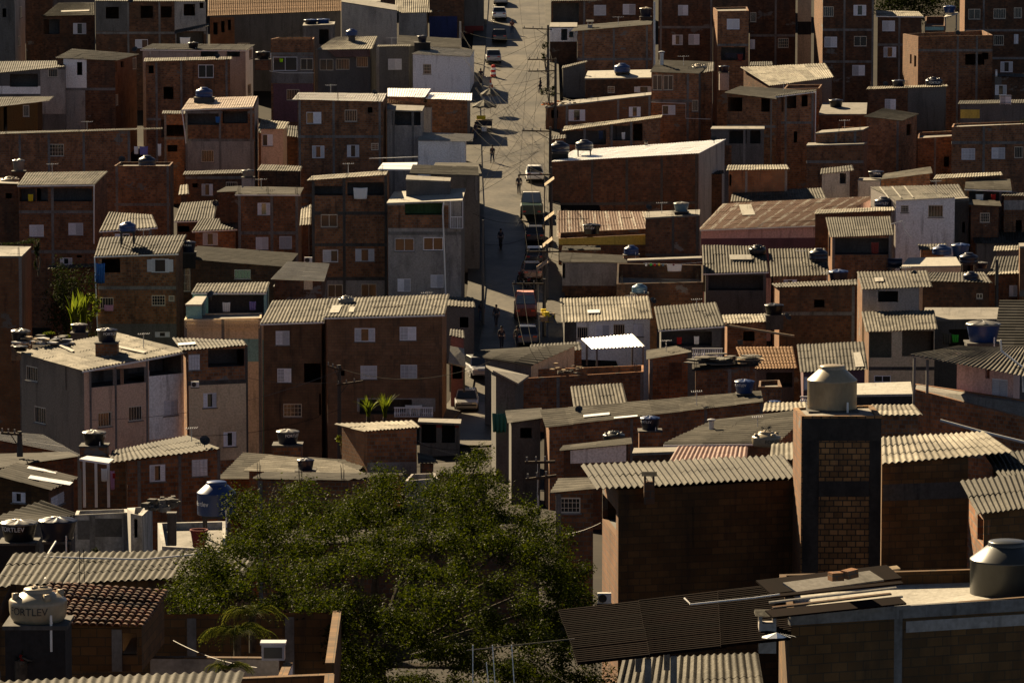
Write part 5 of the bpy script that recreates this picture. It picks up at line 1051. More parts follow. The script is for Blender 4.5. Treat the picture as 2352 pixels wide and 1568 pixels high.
acunit('white air conditioner on the ledge of the beige house', 448, 889, 18, 255.6); acunit('grey air conditioner between the brick houses', 708, 604, 18, 338); acunit('white air conditioner box beside the foreground brick wall', 1388, 1384, 32, 118)
# ------------------------------------------------------------------ washing
cloth('large white sheet hanging in the open top floor', 828, 431, 33, 26, 339.4, 'white_cloth'); cloth('blue tarpaulin hanging from the upper opening', 231, 604, 20, 46, 324.4, 'blue_cloth', wav=.12); cloth('bright blue bag hanging at the wall corner', 221, 632, 6, 16, 324.3, 'blue_cloth')
cloth('white towel on the porch line', 313, 336, 10, 18, 407.2, 'white_cloth'); cloth('lilac clothes on the porch line', 330, 336, 20, 20, 407, 'purple_cloth'); cloth('white shirt on the pole of the long brick house', 366, 330, 8, 28, 406.6, 'white_cloth')
cloth('white laundry in the brick porch', 239, 1075, 14, 30, 213.5, 'white_cloth'); cloth('pale pink dress in the brick porch', 258, 1080, 10, 44, 213.4, 'pink_cloth'); cloth('red scrap among the porch laundry', 262, 1086, 6, 12, 213.2, 'red')
cloth('white shirt in the yard below the dark openings', 425, 86, 24, 16, 481, 'white_cloth'); cloth('pink curtain below the barred window', 250, 700, 22, 14, 324.6, 'pink_cloth'); cloth('bright green cloth in the yard behind the large tank', 2194, 768, 16, 18, 312, 'green_cloth'); cloth('pale trousers beside the green cloth', 2175, 764, 20, 26, 312, 'cloth_grey')
cloth('dark red clothes inside the open terrace', 2010, 556, 18, 26, 345.2, 'maroon'); cloth('row of dark clothes on the brick tower terrace', 1686, 122, 44, 12, 473.4, 'dark_cloth'); cloth('red cloth on the brick tower terrace', 1700, 124, 12, 16, 473.2, 'maroon'); cloth('white cloth on the balcony of the brown block house', 950, 930, 40, 18, 292.4, 'white_cloth')
cloth('green safety netting on the beige lane wall', 1147, 948, 34, 44, 261.4, 'net', 'net', 'safety_net', .15, None); cloth('white board leaning in the party yard', 1549, 607, 35, 16, 334.5, 'white_cloth', 'board', 'white_board', .01, None); cloth('lime green note on the white framed window', 646, 135, 8, 8, 454.7, 'lime', 'note', 'paper_note', .0, None)
for i, (x, c, w_) in enumerate([(1484, 'white_cloth', 'white'), (1495, 'green_cloth', 'green'), (1504, 'red', 'red'), (1514, 'yellow', 'yellow'), (1523, 't_lblue', 'light blue'), (1547, 'maroon', 'dark red')]):
    cloth('small %s party flag strung over the yard' % w_, x, 605 - (i % 2), 5, 6, 333, c, 'flag', 'party_flag', .0, 'party flags over the yard')
wire('string carrying the party flags', (1478, 603, 333), (1612, 602, 333), .12, .012, 'white_cloth', None, 'flag_string')
# ------------------------------------------------------------------ pipes and poles on the roofs
for nm, lb, pts, r in [('drain_pipe', 'pale drain pipe down the grey rendered house', [(1019, 465, 335.6), (1017, 480, 335.6), (1024, 690, 335.6)], .07), ('drain_pipe', 'pale pipe running down the brown metal roof house', [(418, 254, 417.8), (424, 300, 417.8), (427, 330, 417.8)], .06), ('drain_pipe', 'long white drain pipe crossing the right brick wall', [(2160, 965, 203), (2250, 990, 202), (2352, 1015, 201)], .07), ('drain_pipe', 'white downpipe on the brick corner house', [(1874, 210, 424.6), (1872, 330, 424.6)], .06), ('drain_pipe', 'pipe down the left corner of the ribbed roof house', [(217, 590, 324.8), (224, 760, 324.8)], .06), ('drain_pipe', 'thin pipe on the loft house corner', [(216, 428, 367.6), (216, 560, 367.6)], .06), ('drain_pipe', 'pipe bend below the pink house roof', [(2298, 780, 206), (2300, 806, 206), (2348, 842, 205), (2350, 900, 205)], .05), ('drain_pipe', 'white hose looping over the mossy terrace roof', [(2046, 515, 344), (2072, 508, 344), (2080, 530, 344), (2092, 545, 344)], .04), ('steel_rod', 'bent pale rod lying on the rusty roof', [(1572, 1373, 84), (1586, 1387, 83.6), (1732, 1372, 85), (1790, 1364, 86)], .018), ('water_pipe', 'pipe bend at the lower left tank pair', [(128, 1243, 137), (98, 1291, 132), (104, 1330, 127)], .035), ('water_pipe', 'long pipe lying across the coarse left roof', [(36, 1277, 131), (330, 1284, 129), (560, 1262, 131)], .03), ('rebar', 'left upright rebar over the coarse roof', [(183, 1340, 124), (183, 1262, 124)], .012), ('rebar', 'right upright rebar over the coarse roof', [(194, 1336, 124), (192, 1260, 124)], .012), ('wall_pipe', 'pale pipe outlining the pink render house', [(622, 122, 454.6), (620, 164, 454.6), (650, 168, 454.6), (722, 168, 454.6)], .04), ('roof_timber', 'timber lying on the ridged brown block roof', [(855, 706, 296), (924, 704, 296)], .05), ('roof_timber', 'slanting timber at the right of the ridged roof', [(925, 719, 294.5), (993, 712, 294.8)], .05), ('guard_rail', 'rail of the white sun canopy', [(848, 364, 347), (960, 360, 347)], .03), ('wall_pipe', 'pipe outlining the two storey dark glazed house', [(1494, 235, 431.4), (1575, 238, 431.4), (1575, 272, 431.4), (1632, 274, 431.4)], .035)]:
    stick(nm, lb, 'pipe' if 'pipe' in nm else nm.replace('_', ' '), pts, r, 'wood' if 'timber' in nm else 'iron' if nm == 'rebar' else 'pvc')
for i, (x, lb) in enumerate([(1086, 'leftmost of the thin aerial poles below the tree'), (1131, 'middle aerial pole with a small arm below the tree'), (1175, 'right leaning aerial pole below the tree'), (1117, 'short aerial pole between the taller ones')]):
    stick('aerial_pole', lb, 'pole', [(x + (8 if i else 0), 1600, 82), (x, 1480 + (40 if i == 3 else 0), 82)], .011, 'pvc', 'thin aerial poles below the tree')
stick('washing_line_bar', 'long dark bar across the aerial poles', 'bar', [(1072, 1493, 82.3), (1320, 1466, 82.3)], .012, 'cond')
for i, (lb, x, yt, Y, arms, kw) in enumerate([
    ('street pole with a crossarm below the slanting roof house', 1259, 58, 448, [(1200, 65, 1268, 68)], {}), ('street pole with two crossarms beside the dark shed', 1276, 134, 424, [(1212, 137, 1276, 137), (1213, 164, 1274, 163)], {}),
    ('leaning street pole above the white roof tanks', 1264, 292, 384, [(1199, 300, 1264, 302)], {}), ('street pole above the white car roof', 1266, 384, 362, [(1190, 402, 1266, 401)], {}), ('street pole beside the yellow parapet house', 1256, 560, 340, [(1210, 578, 1290, 578)], {}), ('street pole over the red van', 1250, 640, 326, [(1176, 652, 1252, 652)], {}),
    ('pale pole before the blue roller door', 1057, 50, 470, [], dict(mt='gp')), ('dark pole with two crossarms before the brown block house', 779, 838, 278, [(752, 840, 786, 851), (774, 884, 834, 875)], {}), ('H shaped pole with two crossarms by the lane wall', 1236, 1060, 190, [(1206, 1062, 1275, 1060), (1208, 1101, 1278, 1092)], dict(mt='steel', r=.05)), ('short pole on the silver shed roof', 45, 990, 228, [(2, 994, 50, 998)], dict(mt='cond', base=1048)), ('dark concrete pole at the right brick yard', 2290, 596, 328, [], dict(mt='cond')), ('slim pole in the shade beside the grey rendered house', 1109, 505, 330, [], dict(mt='cond', r=.1))]):
    pole(lb, x, yt, Y, arms, **kw)
# ------------------------------------------------------------------ overhead wires
rw = random.Random(3); k = 0
runs = [((1200, 64, 447.8), (1212, 136, 423.8)), ((1226, 65, 447.8), (1240, 136, 423.8)), ((1254, 67, 447.8), (1268, 136, 423.8)), ((1212, 136, 423.8), (1200, 300, 383.8)), ((1240, 136, 423.8), (1224, 301, 383.8)), ((1268, 136, 423.8), (1250, 301, 383.8)), ((1200, 300, 383.8), (1192, 401, 361.8)), ((1224, 301, 383.8), (1218, 401, 361.8)), ((1250, 301, 383.8), (1250, 401, 361.8)), ((1192, 401, 361.8), (1212, 578, 339.8)), ((1218, 401, 361.8), (1240, 578, 339.8)), ((1250, 401, 361.8), (1270, 578, 339.8)), ((1212, 578, 339.8), (1178, 652, 325.8)), ((1240, 578, 339.8), (1200, 652, 325.8)), ((1270, 578, 339.8), (1236, 652, 325.8)), ((1178, 652, 325.8), (1204, 792, 292)), ((1200, 652, 325.8), (1222, 790, 292)), ((1236, 652, 325.8), (1240, 788, 292)), ((1200, 64, 447.8), (1192, -20, 500)), ((1240, 65, 447.8), (1236, -20, 500))]
where = ['between the upper crossarms', 'from the double crossarm down to the white roof', 'over the white car', 'towards the yellow parapet', 'above the parked motorbikes', 'over the red van', 'at the top of the street']
for i, (a, b) in enumerate(runs):
    side = ('left', 'middle', 'right')[i % 3] if i < 18 else ('left', 'right')[i - 18]
    wire('%s street wire running %s' % (side, where[i // 3]), a, b, .35, .015, 'wire')
fan = [(1240, 332, 380), (1262, 300, 384), (1274, 160, 424), (1256, 70, 448), (1264, 400, 362)]
tg = [(1085, 232, 421), (1084, 330, 402), (1090, 200, 430), (1088, 290, 410), (1086, 150, 445), (1092, 380, 396), (1100, 440, 350), (1084, 260, 420), (1066, 130, 446), (1060, 72, 470)]
tl = ['the white roof corner', 'the silver roof edge', 'the white house base', 'the pale wall house', 'the white house eave', 'the weathered terrace roof', 'the grey rendered house', 'the second white roof', 'the white house gable', 'the pale pole']
fl = ['the leaning pole foot', 'the leaning pole head', 'the double crossarm pole', 'the uppermost pole', 'the pole above the white car']
for i in range(30):
    a = fan[i % 5]; b = tg[(i * 3 + i // 10) % 10]
    wire('thin drop wire %sfrom %s to %s' % (('', 'sagging ', 'upper ')[i // 10], fl[i % 5], tl[(i * 3 + i // 10) % 10]), (a[0] + rw.uniform(-3, 3), a[1] + rw.uniform(0, 16), a[2]), (b[0] + rw.uniform(-6, 6), b[1] + rw.uniform(-8, 8), b[2]), rw.uniform(.2, .9), .014)
for i, (lb, a, b, s) in enumerate([('wire bundle sagging across the shaded street', (1106, 560, 330), (1252, 520, 345), .6), ('second wire bundle across the shaded street', (1106, 640, 322), (1252, 680, 322), .8), ('pale wire from the grey house to the pole', (1086, 490, 338), (1200, 512, 350), .3), ('long wire before the brown block house', (570, 868, 276), (780, 876, 278), .25), ('wire from the block house pole to the lane', (780, 846, 278), (1128, 830, 262), .9), ('low wire across the dark lane', (960, 1012, 226), (1130, 1040, 240), .4), ('second low wire across the dark lane', (962, 1020, 226), (1132, 1020, 240), .3), ('wire over the corner house front', (205, 964, 247), (780, 850, 277), .8), ('wire over the beige house', (432, 1000, 252), (780, 940, 277), .5), ('washing line in the brick yard', (398, 1470, 95), (590, 1532, 90), .1), ('wire below the white topped parapet wall', (1500, 640, 331), (1620, 652, 331), .1), ('wire above the tiled corner roof', (155, 1360, 88), (366, 1382, 90), .12), ('wire from the aerial poles to the shelter', (1210, 1508, 82), (1335, 1580, 80), .05), ('wire from the tree to the foreground house', (1300, 1226, 120), (1380, 1200, 119), .05), ('wire from the roof tanks to the brick parapet', (640, 90, 455), (700, 62, 468), .1)]):
    wire(lb, a, b, s, .014 if a[2] > 150 else .008, 'wire_pale' if i % 2 else 'wire')
# ------------------------------------------------------------------ vehicles
car('silver hatchback parked at the top of the street nose uphill', 1150, 10, .0, 'car_silver'); car('white car second from the top of the street', 1147, 44, .0, 'car_white'); car('dark car parked in the shade above the silver one', 1147, 96, .02, 'car_dark')
car('bright silver car parked beside the traffic barrel', 1133, 144, .03, 'car_silver'); car('white car parked in front of the brick hall', 1228, 414, .02, 'car_white'); car('green lorry with a white cab roof', 1221, 500, .0, 'car_green', 5.2, 2.0, 2.2, 'truck', cat='lorry', name='parked_lorry', roofcol='car_white')
car('dark car half under a market canopy', 1229, 556, .0, 'car_dark'); car('black car with a pale roof below the canopy', 1228, 604, .0, 'car_dark', roofcol='car_white'); car('dusty brown car with a rounded roof', 1221, 640, .05, 'car_brown')
car('dark red van with a dusty pink roof', 1207, 728, .0, 'car_red', 4.4, 1.8, 2.0, 'van', cat='van', name='parked_van', roofcol='dusty_rose'); car('blue grey car at the lower right of the street', 1212, 788, .0, 'car_blue'); car('silver car backed against the dark ribbed lane roof', 1098, 862, PI + .2, 'car_silver'); car('small pale car at the bottom of the lane', 1072, 940, PI, 'car_silver', 3.7)
def motorbike(label, x, y, rz):
    root = empty('motorbike', gnd_far(x, y), label, 'motorbike', 'motorbikes by the kerb', rz)
    for s in (-.62, .62):
        b = MB(); b.lathe([(.2, -.04), (.28, -.05), (.3, 0), (.28, .05), (.2, .04), (.2, -.04)], 18); o = b.build('wheel', M['rubber'], root); o.location = (0, s, .3); o.rotation_euler.y = PI / 2
        b = MB(); b.bar((0, s - .18, .3), (0, s + .18, .3), .03); b.bar((0, s, .12), (0, s, .48), .029); b.build('spokes', M['steel'], root)
    b = MB(); b.tube([(0, -.62, .32), (0, -.2, .5), (0, .2, .62), (0, .5, .85)], .06, 8); b.box((0, -.05, .25), .25, .4, .3); b.build('frame', M['iron'], root)
    b = MB(); b.tube([(0, -.1, .72), (0, .1, .8), (0, .32, .78)], .13, 10); b.build('fuel_tank', M['maroon'], root, True)
    b = MB(); b.tube([(0, -.75, .78), (0, -.4, .74), (0, -.1, .74)], .1, 8); b.build('seat', M['rubber'], root, True)
    b = MB(); b.tube([(-.35, .32, 1.0), (0, .48, .95), (.35, .32, 1.0)], .02, 6); b.bar((0, .62, .3), (0, .45, .95), .05); b.build('handlebar', M['steel'], root)
motorbike('motorbike parked under the overhead crossarm', 1196, 650, .3); motorbike('second motorbike leaning by the kerb wall', 1218, 664, .5); motorbike('motorbike ridden up the shaded street', 1150, 572, .05)
# ------------------------------------------------------------------ people
person('person in black with a backpack standing beside the cone', 1104, 194, .2, 'dark_cloth', 'dark_cloth', 1.0); person('person in dark shorts walking up the sunlit street', 1131, 374, 2.8, 'dark_cloth', 'jeans', 1.0); person('person in a dark coat walking beside the parked cars', 1192, 446, .1, 'dark_cloth', 'dark_cloth', 1.05); person('person standing against the right wall near the poles', 1241, 216, 1.4, 'dark_cloth', 'dark_cloth', 1.0)
person('distant person beside the dark car', 1176, 80, 3.0, 'maroon', 'jeans', 1.0); person('left of two people in the shaded lower street', 1106, 740, 3.1, 'dark_cloth', 'jeans', 1.0); person('right of two people in the shaded lower street', 1140, 750, .3, 'dark_cloth', 'dark_cloth', 1.0); person('person at the shadow edge beside the blue grey car', 1188, 800, .4, 'cloth_grey', 'dark_cloth', 1.0); person('person in black walking into the dark lane', 1152, 800, 3.3, 'dark_cloth', 'dark_cloth', 1.0); person('person leaning at the corner of the silver roof house', 1092, 320, 1.0, 'dark_cloth', 'jeans', 1.0); person('rider sitting on the motorbike going uphill', 0, 0, .05, 'dark_cloth', 'dark_cloth', .95, p=gnd_far(1150, 572) + Vector((0, -.15, .12)))
# ------------------------------------------------------------------ street furniture
p = gnd_far(1133, 178); rt = empty('traffic_barrel', p, 'orange and white striped traffic barrel in the street', 'traffic barrel')
b = MB(); b.lathe([(0, 0), (.42, 0), (.42, .1), (.3, .12), (0, .12)], 20); b.build('base', M['rubber'], rt)
for i in range(5):
    b = MB(); z = .12 + i * .24; r0 = .31 - i * .018; b.lathe([(r0, z), (r0 - .016, z + .24)], 20); b.build('stripe', M['white_cloth' if i % 2 else 'red'], rt, True)
b = MB(); b.lathe([(.22, 1.32), (.1, 1.38), (0, 1.4)], 20); b.build('cap', M['red'], rt)
def cone(label, x, y):
    rt = empty('traffic_cone', gnd_far(x, y), label, 'traffic cone', 'traffic cones'); b = MB(); b.box((0, 0, 0), .44, .44, .05); b.build('base', M['rubber'], rt)
    b = MB(); b.lathe([(.19, .05), (.035, .95), (0, .95)], 16); b.build('cone', M['red'], rt, True); b = MB(); b.lathe([(.14, .38), (.105, .58)], 16); b.build('reflective_band', M['white_cloth'], rt, True)
cone('red traffic cone next to the black clad person', 1127, 203); cone('second traffic cone in front of the umbrellas', 1131, 214)
def umbrella(label, x, y, r, h, col):
    rt = empty('market_umbrella', gnd_far(x, y), label, 'umbrella', 'market umbrellas'); b = MB(); n = 8
    R2 = [[Vector((rr * math.cos(2 * PI * k / 16), rr * math.sin(2 * PI * k / 16), z - (.12 * rr / r if k % 2 else 0))) for k in range(16)] for rr, z in ((.02, h + .55), (r * .55, h + .28), (r, h), (r, h - .18))]
    for a, c in zip(R2, R2[1:]):
        for k in range(16): b.face([a[k], c[k], c[(k + 1) % 16], a[(k + 1) % 16]])
    b.build('canopy', M[col], rt); b = MB(); b.tube([(0, 0, 0), (0, 0, h + .7)], .03, 8); b.build('pole', M['steel'], rt)
    for k in range(8):
        b = MB(); a = PI * k / 4; b.bar((0, 0, h - .1), (r * .75 * math.cos(a), r * .75 * math.sin(a), h + .02), .02); b.build('rib', M['iron'], rt)
umbrella('grey market umbrella over the street stall', 1112, 292, 1.25, 2.2, 'cloth_grey'); umbrella('second grey umbrella behind the stall', 1126, 262, 1.0, 2.1, 'cloth_grey')
p = gnd_far(1112, 296); rt = empty('street_stall', p, 'street stall with a yellow front under the umbrellas', 'stall')
b = MB(); b.box((0, 0, .85), 1.7, 1.0, .08); b.build('counter', M['wood'], rt); b = MB(); b.box((-.3, -.5, .95), .9, .05, .4); b.build('sign_board', M['yellow'], rt); b = MB(); b.box((0, 0, .3), 1.6, .9, .5); b.build('cabinet', M['dark_cloth'], rt)
for sx in (-1, 1):
    for sy in (-1, 1): b = MB(); b.bar((sx * .75, sy * .4, 0), (sx * .75, sy * .4, .85), .06); b.build('leg', M['iron'], rt)
for lb, x, y in (('white box standing beside the street stall', 1112, 302), ('pale crate at the front of the street stall', 1098, 292)):
    p = gnd_far(x, y); rt = empty('stall_box', p, lb, 'box', 'boxes at the stall'); b = MB(); b.box((0, 0, 0), .5, .4, .45); b.build('carton', M['white_cloth'], rt); b = MB(); b.box((0, 0, .455), .54, .44, .05); b.build('lid', M['pvc'], rt)
for i, (x, y, Y, w, c, lb) in enumerate([(1262, 420, 357, 22, 'wood', 'slatted canopy above the white cab lorry'), (1262, 500, 350, 22, 'wood', 'slatted canopy beside the dark wall'), (1258, 560, 341, 22, 'wood', 'tilted plank canopy above the parked cars'), (1246, 612, 333, 26, 'tan', 'straw coloured canopy near the motorbikes')]):
    q = at(x, y, Y); rt = empty('shop_canopy', (q.x, q.y, gz(Y)), lb, 'canopy', 'shop canopies on the right kerb'); og = rt.location; ww = w / F * Y; b = MB(og)
    for s in range(7):
        f = s / 6; b.hexa([q + Vector((-ww / 2, f * 3 - .17, -.3)), q + Vector((ww / 2, f * 3 - .17, .3)), q + Vector((ww / 2, f * 3 + .17, .3)), q + Vector((-ww / 2, f * 3 + .17, -.3))], [q + Vector((-ww / 2, f * 3 - .17, -.26)), q + Vector((ww / 2, f * 3 - .17, .34)), q + Vector((ww / 2, f * 3 + .17, .34)), q + Vector((-ww / 2, f * 3 + .17, -.26))])
    b.build('slats', M[c], rt)
    for s in (0, 3): b = MB(og); b.bar((q.x - ww / 2, q.y + s, og.z), (q.x - ww / 2, q.y + s, q.z - .28), .07); b.build('post', M['iron'], rt)
# grille of the white balcony
q = at(1035, 524, 335.4); rt = empty('balcony_grille', q, 'white railed balcony cage on the grey rendered house', 'balcony cage'); s = 335.4 / F
b = MB(); b.box((14 * s, .3, -.1), 28 * s, .9, .1); b.build('floor', M['con'], rt)
for i in range(8): b = MB(); b.bar((i * 4 * s, -.15, 0), (i * 4 * s, -.15, 26 * s), .03); b.build('bar', M['white_paint'], rt)
for z in (0, 26 * s): b = MB(); b.bar((0, -.15, z), (28 * s, -.15, z), .05); b.build('rail', M['white_paint'], rt)
for x in (0, 28 * s): b = MB(); b.bar((x, -.15, 0), (x, -.15, 62 * s), .07); b.build('post', M['white_paint'], rt)
def balustrade(lb, x0, x1, y0, y1, Y, n, mt='white_paint'):
    A, B = at(x0, y1, Y), at(x1, y1, Y); h = at(x0, y0, Y).z - A.z; rt = empty('balustrade', A, lb, 'balustrade', 'balustrades'); og = A; b = MB(og)
    b.bar(A + Vector((0, 0, h)), B + Vector((0, 0, h)), .14, .08); b.build('top_rail', M[mt], rt); b = MB(og)
    b.bar(A, B, .14, .08); b.build('bottom_rail', M[mt], rt)
    for i in range(n):
        P = A.lerp(B, (i + .5) / n); b = MB(og); b.lathe([(.03, .04), (.05, h * .15), (.075, h * .35), (.035, h * .6), (.04, h * .8), (.03, h - .04)], 8, c=P); b.build('baluster', M[mt], rt, True)
balustrade('white balustrade below the dark corrugated roof', 1590, 1660, 801, 821, 311, 14); balustrade('white balustrade on the brown block house balcony', 905, 995, 936, 956, 292.2, 18); balustrade('small white balustrade beside the torn roof', 1838, 1862, 911, 925, 262, 5)
def blockpanel(lb, x0, x1, y0, y1, Y, nx, ny):      # pierced cement blocks
    A = at(x0, y1, Y); s = Y / F; w = (x1 - x0) * s; h = at(x0, y0, Y).z - A.z; b = MB(A)
    for i in range(nx + 1): b.bar(A + Vector((w * i / nx, 0, 0)), A + Vector((w * i / nx, 0, h)), .05, .09)
    for j in range(ny + 1): b.bar(A + Vector((0, .004, h * j / ny)), A + Vector((w, .004, h * j / ny)), .05, .09)
    o = b.build('pierced_block_panel', M['be']); o.location = A; tag(o, lb, 'block panel', 'pierced block panels')
blockpanel('left pierced block panel of the beige terrace', 427, 508, 737, 752, 307.6, 14, 2); blockpanel('right pierced block panel of the beige terrace', 516, 597, 737, 752, 307.6, 14, 2)
# rubbish, rubble, bricks and boards
def rubble(lb, x, y, w, Y, n, mats, name='rubbish_pile', cat='rubbish', s0=.3, flat=.4, h=.6):
    p = at(x, y, Y); ww = w / F * Y; r2 = random.Random(int(x)); b = MB(); ms = [M[m] for m in mats]
    for i in range(n):
        c = Vector((r2.uniform(-.5, .5) * ww, r2.uniform(-.4, .6), r2.uniform(0, h) * r2.random())); b.box(c, s0 * r2.uniform(.4, 1.4), s0 * r2.uniform(.4, 1.2), s0 * flat * r2.uniform(.3, 1.3), r2.randrange(len(mats)), r2.uniform(0, 3))
    o = b.build(name, ms); o.location = p; return tag(o, lb, cat, None, 'stuff')
rubble('heap of rubbish on the long brick house roof', 1282, 243, 76, 425, 60, ['white_cloth', 'cloth_grey', 'orange', 'dark_cloth', 'wood']); rubble('boards and sheets piled on the brick roof', 1660, 834, 130, 285, 40, ['cond', 'fb', 'wood', 'cloth_grey'], s0=1.3, flat=.05, h=.7); rubble('broken grey blocks on the ruined terrace', 374, 1172, 70, 158, 34, ['con', 'cond'], 'rubble', 'rubble', .3, .7); rubble('loose scrap behind the patched roof', 100, 790, 110, 262, 46, ['wood', 'cond', 'steel', 'cloth_grey'], s0=.7, flat=.1); rubble('rubbish bags along the shaded kerb', 1258, 740, 20, 316, 26, ['cloth_grey', 'wood', 'dark_cloth', 'yellow'], s0=.5, flat=.8); rubble('odds and ends on the raised terrace wall', 1300, 858, 70, 289, 18, ['bd', 'wood', 'cond'], s0=.3)
for i, (x, y, rz, lb) in enumerate([(1920, 1332, .35, 'left hollow clay brick lying on the board pile'), (1953, 1326, .55, 'right tilted hollow clay brick on the board pile')]):
    q = at(x, y, 87.2); b = MB(); L = .27
    for j in range(4): b.box((0, -.09 + j * .06, 0), L, .05, .17, rz=0)
    b.box((0, 0, .01), L * .98, .2, .15); o = b.build('hollow_brick', M['bo']); o.location = q; o.rotation_euler = (0, -.12 * i, rz); tag(o, lb, 'brick', 'loose hollow bricks')
for i, (x0, y0, x1, y1, Y, w, m, lb) in enumerate([(1770, 1352, 2068, 1308, 88.6, .16, 'wood', 'brown plank at the back of the sheet pile'), (1830, 1362, 2030, 1334, 87.6, .5, 'cs', 'grey fibre sheet offcut on the pile'), (1770, 1374, 2075, 1342, 87.0, .12, 'dr', 'dark rusty strip high in the pile'), (1768, 1386, 2060, 1352, 86.6, .05, 'me', 'thin pale strip in the pile'), (1776, 1398, 2048, 1366, 86.2, .06, 'bo', 'orange rusted channel in the pile'), (1768, 1408, 2074, 1372, 85.9, .04, 'me', 'lower pale strip in the pile'), (1775, 1420, 2082, 1388, 85.5, .35, 'dr', 'dark folded sheet at the front of the pile'), (1770, 1366, 2072, 1330, 88.0, .7, 'dr', 'dark rusty sheet under the grey offcut')]):
    A, B = at(x0, y0, Y), at(x1, y1, Y + 1.2); d = (B - A).normalized(); sd = Vector((-d.y, d.x, .25)) * w; b = MB(A); t = Vector((0, 0, .035)); b.hexa([A, B, B + sd, A + sd], [A + t, B + t, B + sd + t, A + sd + t]); o = b.build('stacked_sheet', M[m]); o.location = A; tag(o, lb, 'metal sheet', 'sheets piled on the shelter edge')
q = at(1784, 1462, 82.2); b = MB(); rr = random.Random(2)
for i in range(12): a = i * PI / 6; r0 = rr.uniform(.22, .4); r1 = rr.uniform(.22, .4); b.face([(0, 0, .09), (r0 * math.cos(a), r0 * .5 * math.sin(a), 0), (r1 * math.cos(a + PI / 6), r1 * .5 * math.sin(a + PI / 6), 0)])
o = b.build('flashing_sheet', M['wh']); o.location = q; tag(o, 'crumpled white flashing around the rusty roof chimney', 'flashing')
q = at(457, 1256, 146); rt = empty('plant_pot', q, 'dark red plant pot on the flat terrace', 'plant pot'); b = MB(); b.lathe([(0, 0), (.2, 0), (.29, .55), (.32, .56), (.32, .62), (.27, .62), (.26, .52), (0, .52)], 24); b.build('pot', M['maroon'], rt, True); b = MB(); b.lathe([(0, .535), (.26, .535)], 20); b.build('soil', M['earth'], rt)
q = at(395, 1232, 147); rt = empty('concrete_post', q, 'rough concrete post at the terrace edge', 'post'); b = MB(); b.box((0, 0, -.3), .3, .3, 1.1); b.build('shaft', M['cond'], rt); b = MB(); b.box((0, 0, .802), .34, .34, .06); b.build('cap', M['con'], rt)
# ------------------------------------------------------------------ unroofed yard at the bottom left
def wallseg(lb, a, b, Y0, Y1, hpx, mt='bk', th=.2, cat='wall'):
    A, B = at(*a, Y0), at(*b, Y1); dz = Vector((0, 0, hpx / F * Y0)); d = (B - A); d.z = 0; d.normalize(); n = Vector((-d.y, d.x, 0)) * th
    rt = empty('low_wall', A - dz, lb, cat, 'low walls of the yard'); g = MB(A - dz); g.hexa([A - dz, B - dz, B - dz + n, A - dz + n], [A, B, B + n, A + n]); g.build('masonry', M[mt], rt); g = MB(A - dz); t = Vector((0, 0, .03)); e = Vector((0, 0, .003)); g.hexa([A + e, B + e, B + n + e, A + n + e], [A + t, B + t, B + n + t, A + n + t]); g.build('coping', M['bk'], rt)
wallseg('brick side wall of the yard with a sunlit top', (768, 1524), (784, 1404), 92, 101, 120); wallseg('rear low wall crossing the yard', (345, 1512), (640, 1514), 93, 93, 60, 'gp'); wallseg('short white topped partition in the yard', (658, 1560), (672, 1524), 89, 92, 60, 'wp'); wallseg('front brick wall of the yard', (386, 1568), (765, 1552), 88, 88, 70); wallseg('stub wall at the right end of the yard', (762, 1640), (768, 1550), 83, 88, 60)
q = at(628, 1492, 92); rt = empty('white_cabinet', q, 'small white cabinet standing in the unroofed yard', 'cabinet'); b = MB(); b.box((0, 0, -.2), .5, .35, .34); b.build('carcass', M['white_paint'], rt); b = MB(); b.box((0, 0, .143), .56, .4, .05); b.build('top', M['white_paint'], rt); b = MB(); b.box((0, -.185, -.15), .4, .015, .24); b.build('door', M['cloth_grey'], rt)
# ------------------------------------------------------------------ vegetation
rt_ = random.Random(11)
TY = -33
base = at(850, 1640, 117); tree = empty('leafy_tree', (base.x, base.y, gx(base.x, 117) - 1), 'large glossy leaved tree spreading below the street', 'tree'); og = tree.location
b = MB(og); tb = Vector(og); fork = at(850, 1500, 117)
b.tube([tb, tb.lerp(fork, .5) + Vector((.25, .2, 0)), fork], .45, 12, r1=.3, cap=False); b.build('trunk', M['bark'], tree, True)
CL = [(1085, 1090, 50, 48, 150), (1080, 1160, 90, 70, 149), (905, 1135, 58, 40, 151), (1000, 1180, 70, 55, 149), (690, 1150, 50, 42, 150), (660, 1215, 85, 60, 149), (560, 1160, 45, 45, 152), (800, 1215, 90, 60, 149), (1150, 1215, 100, 70, 149), (1240, 1260, 80, 75, 150), (1300, 1320, 55, 60, 150), (520, 1270, 75, 50, 147), (460, 1310, 70, 45, 146), (420, 1370, 45, 40, 145), (500, 1385, 75, 50, 143), (1100, 1055, 22, 24, 150), (880, 1098, 26, 22, 151), (760, 1180, 60, 40, 150), (845, 1160, 60, 40, 151), (1045, 1120, 50, 50, 151), (1210, 1190, 40, 42, 150), (1330, 1370, 32, 50, 149), (1290, 1440, 60, 60, 146), (1240, 1530, 80, 60, 143)]
cr = MB(og); NC = []
for x, y, rx, ry, Y in CL:
    for j in range(max(4, int(rx * ry / 170))):
        a = rt_.uniform(0, 2 * PI); q = rt_.random() ** .5; NC.append((x + rx * q * math.cos(a), y + ry * q * math.sin(a), Y + rt_.uniform(-2.5, 2.5)))
HUB = []
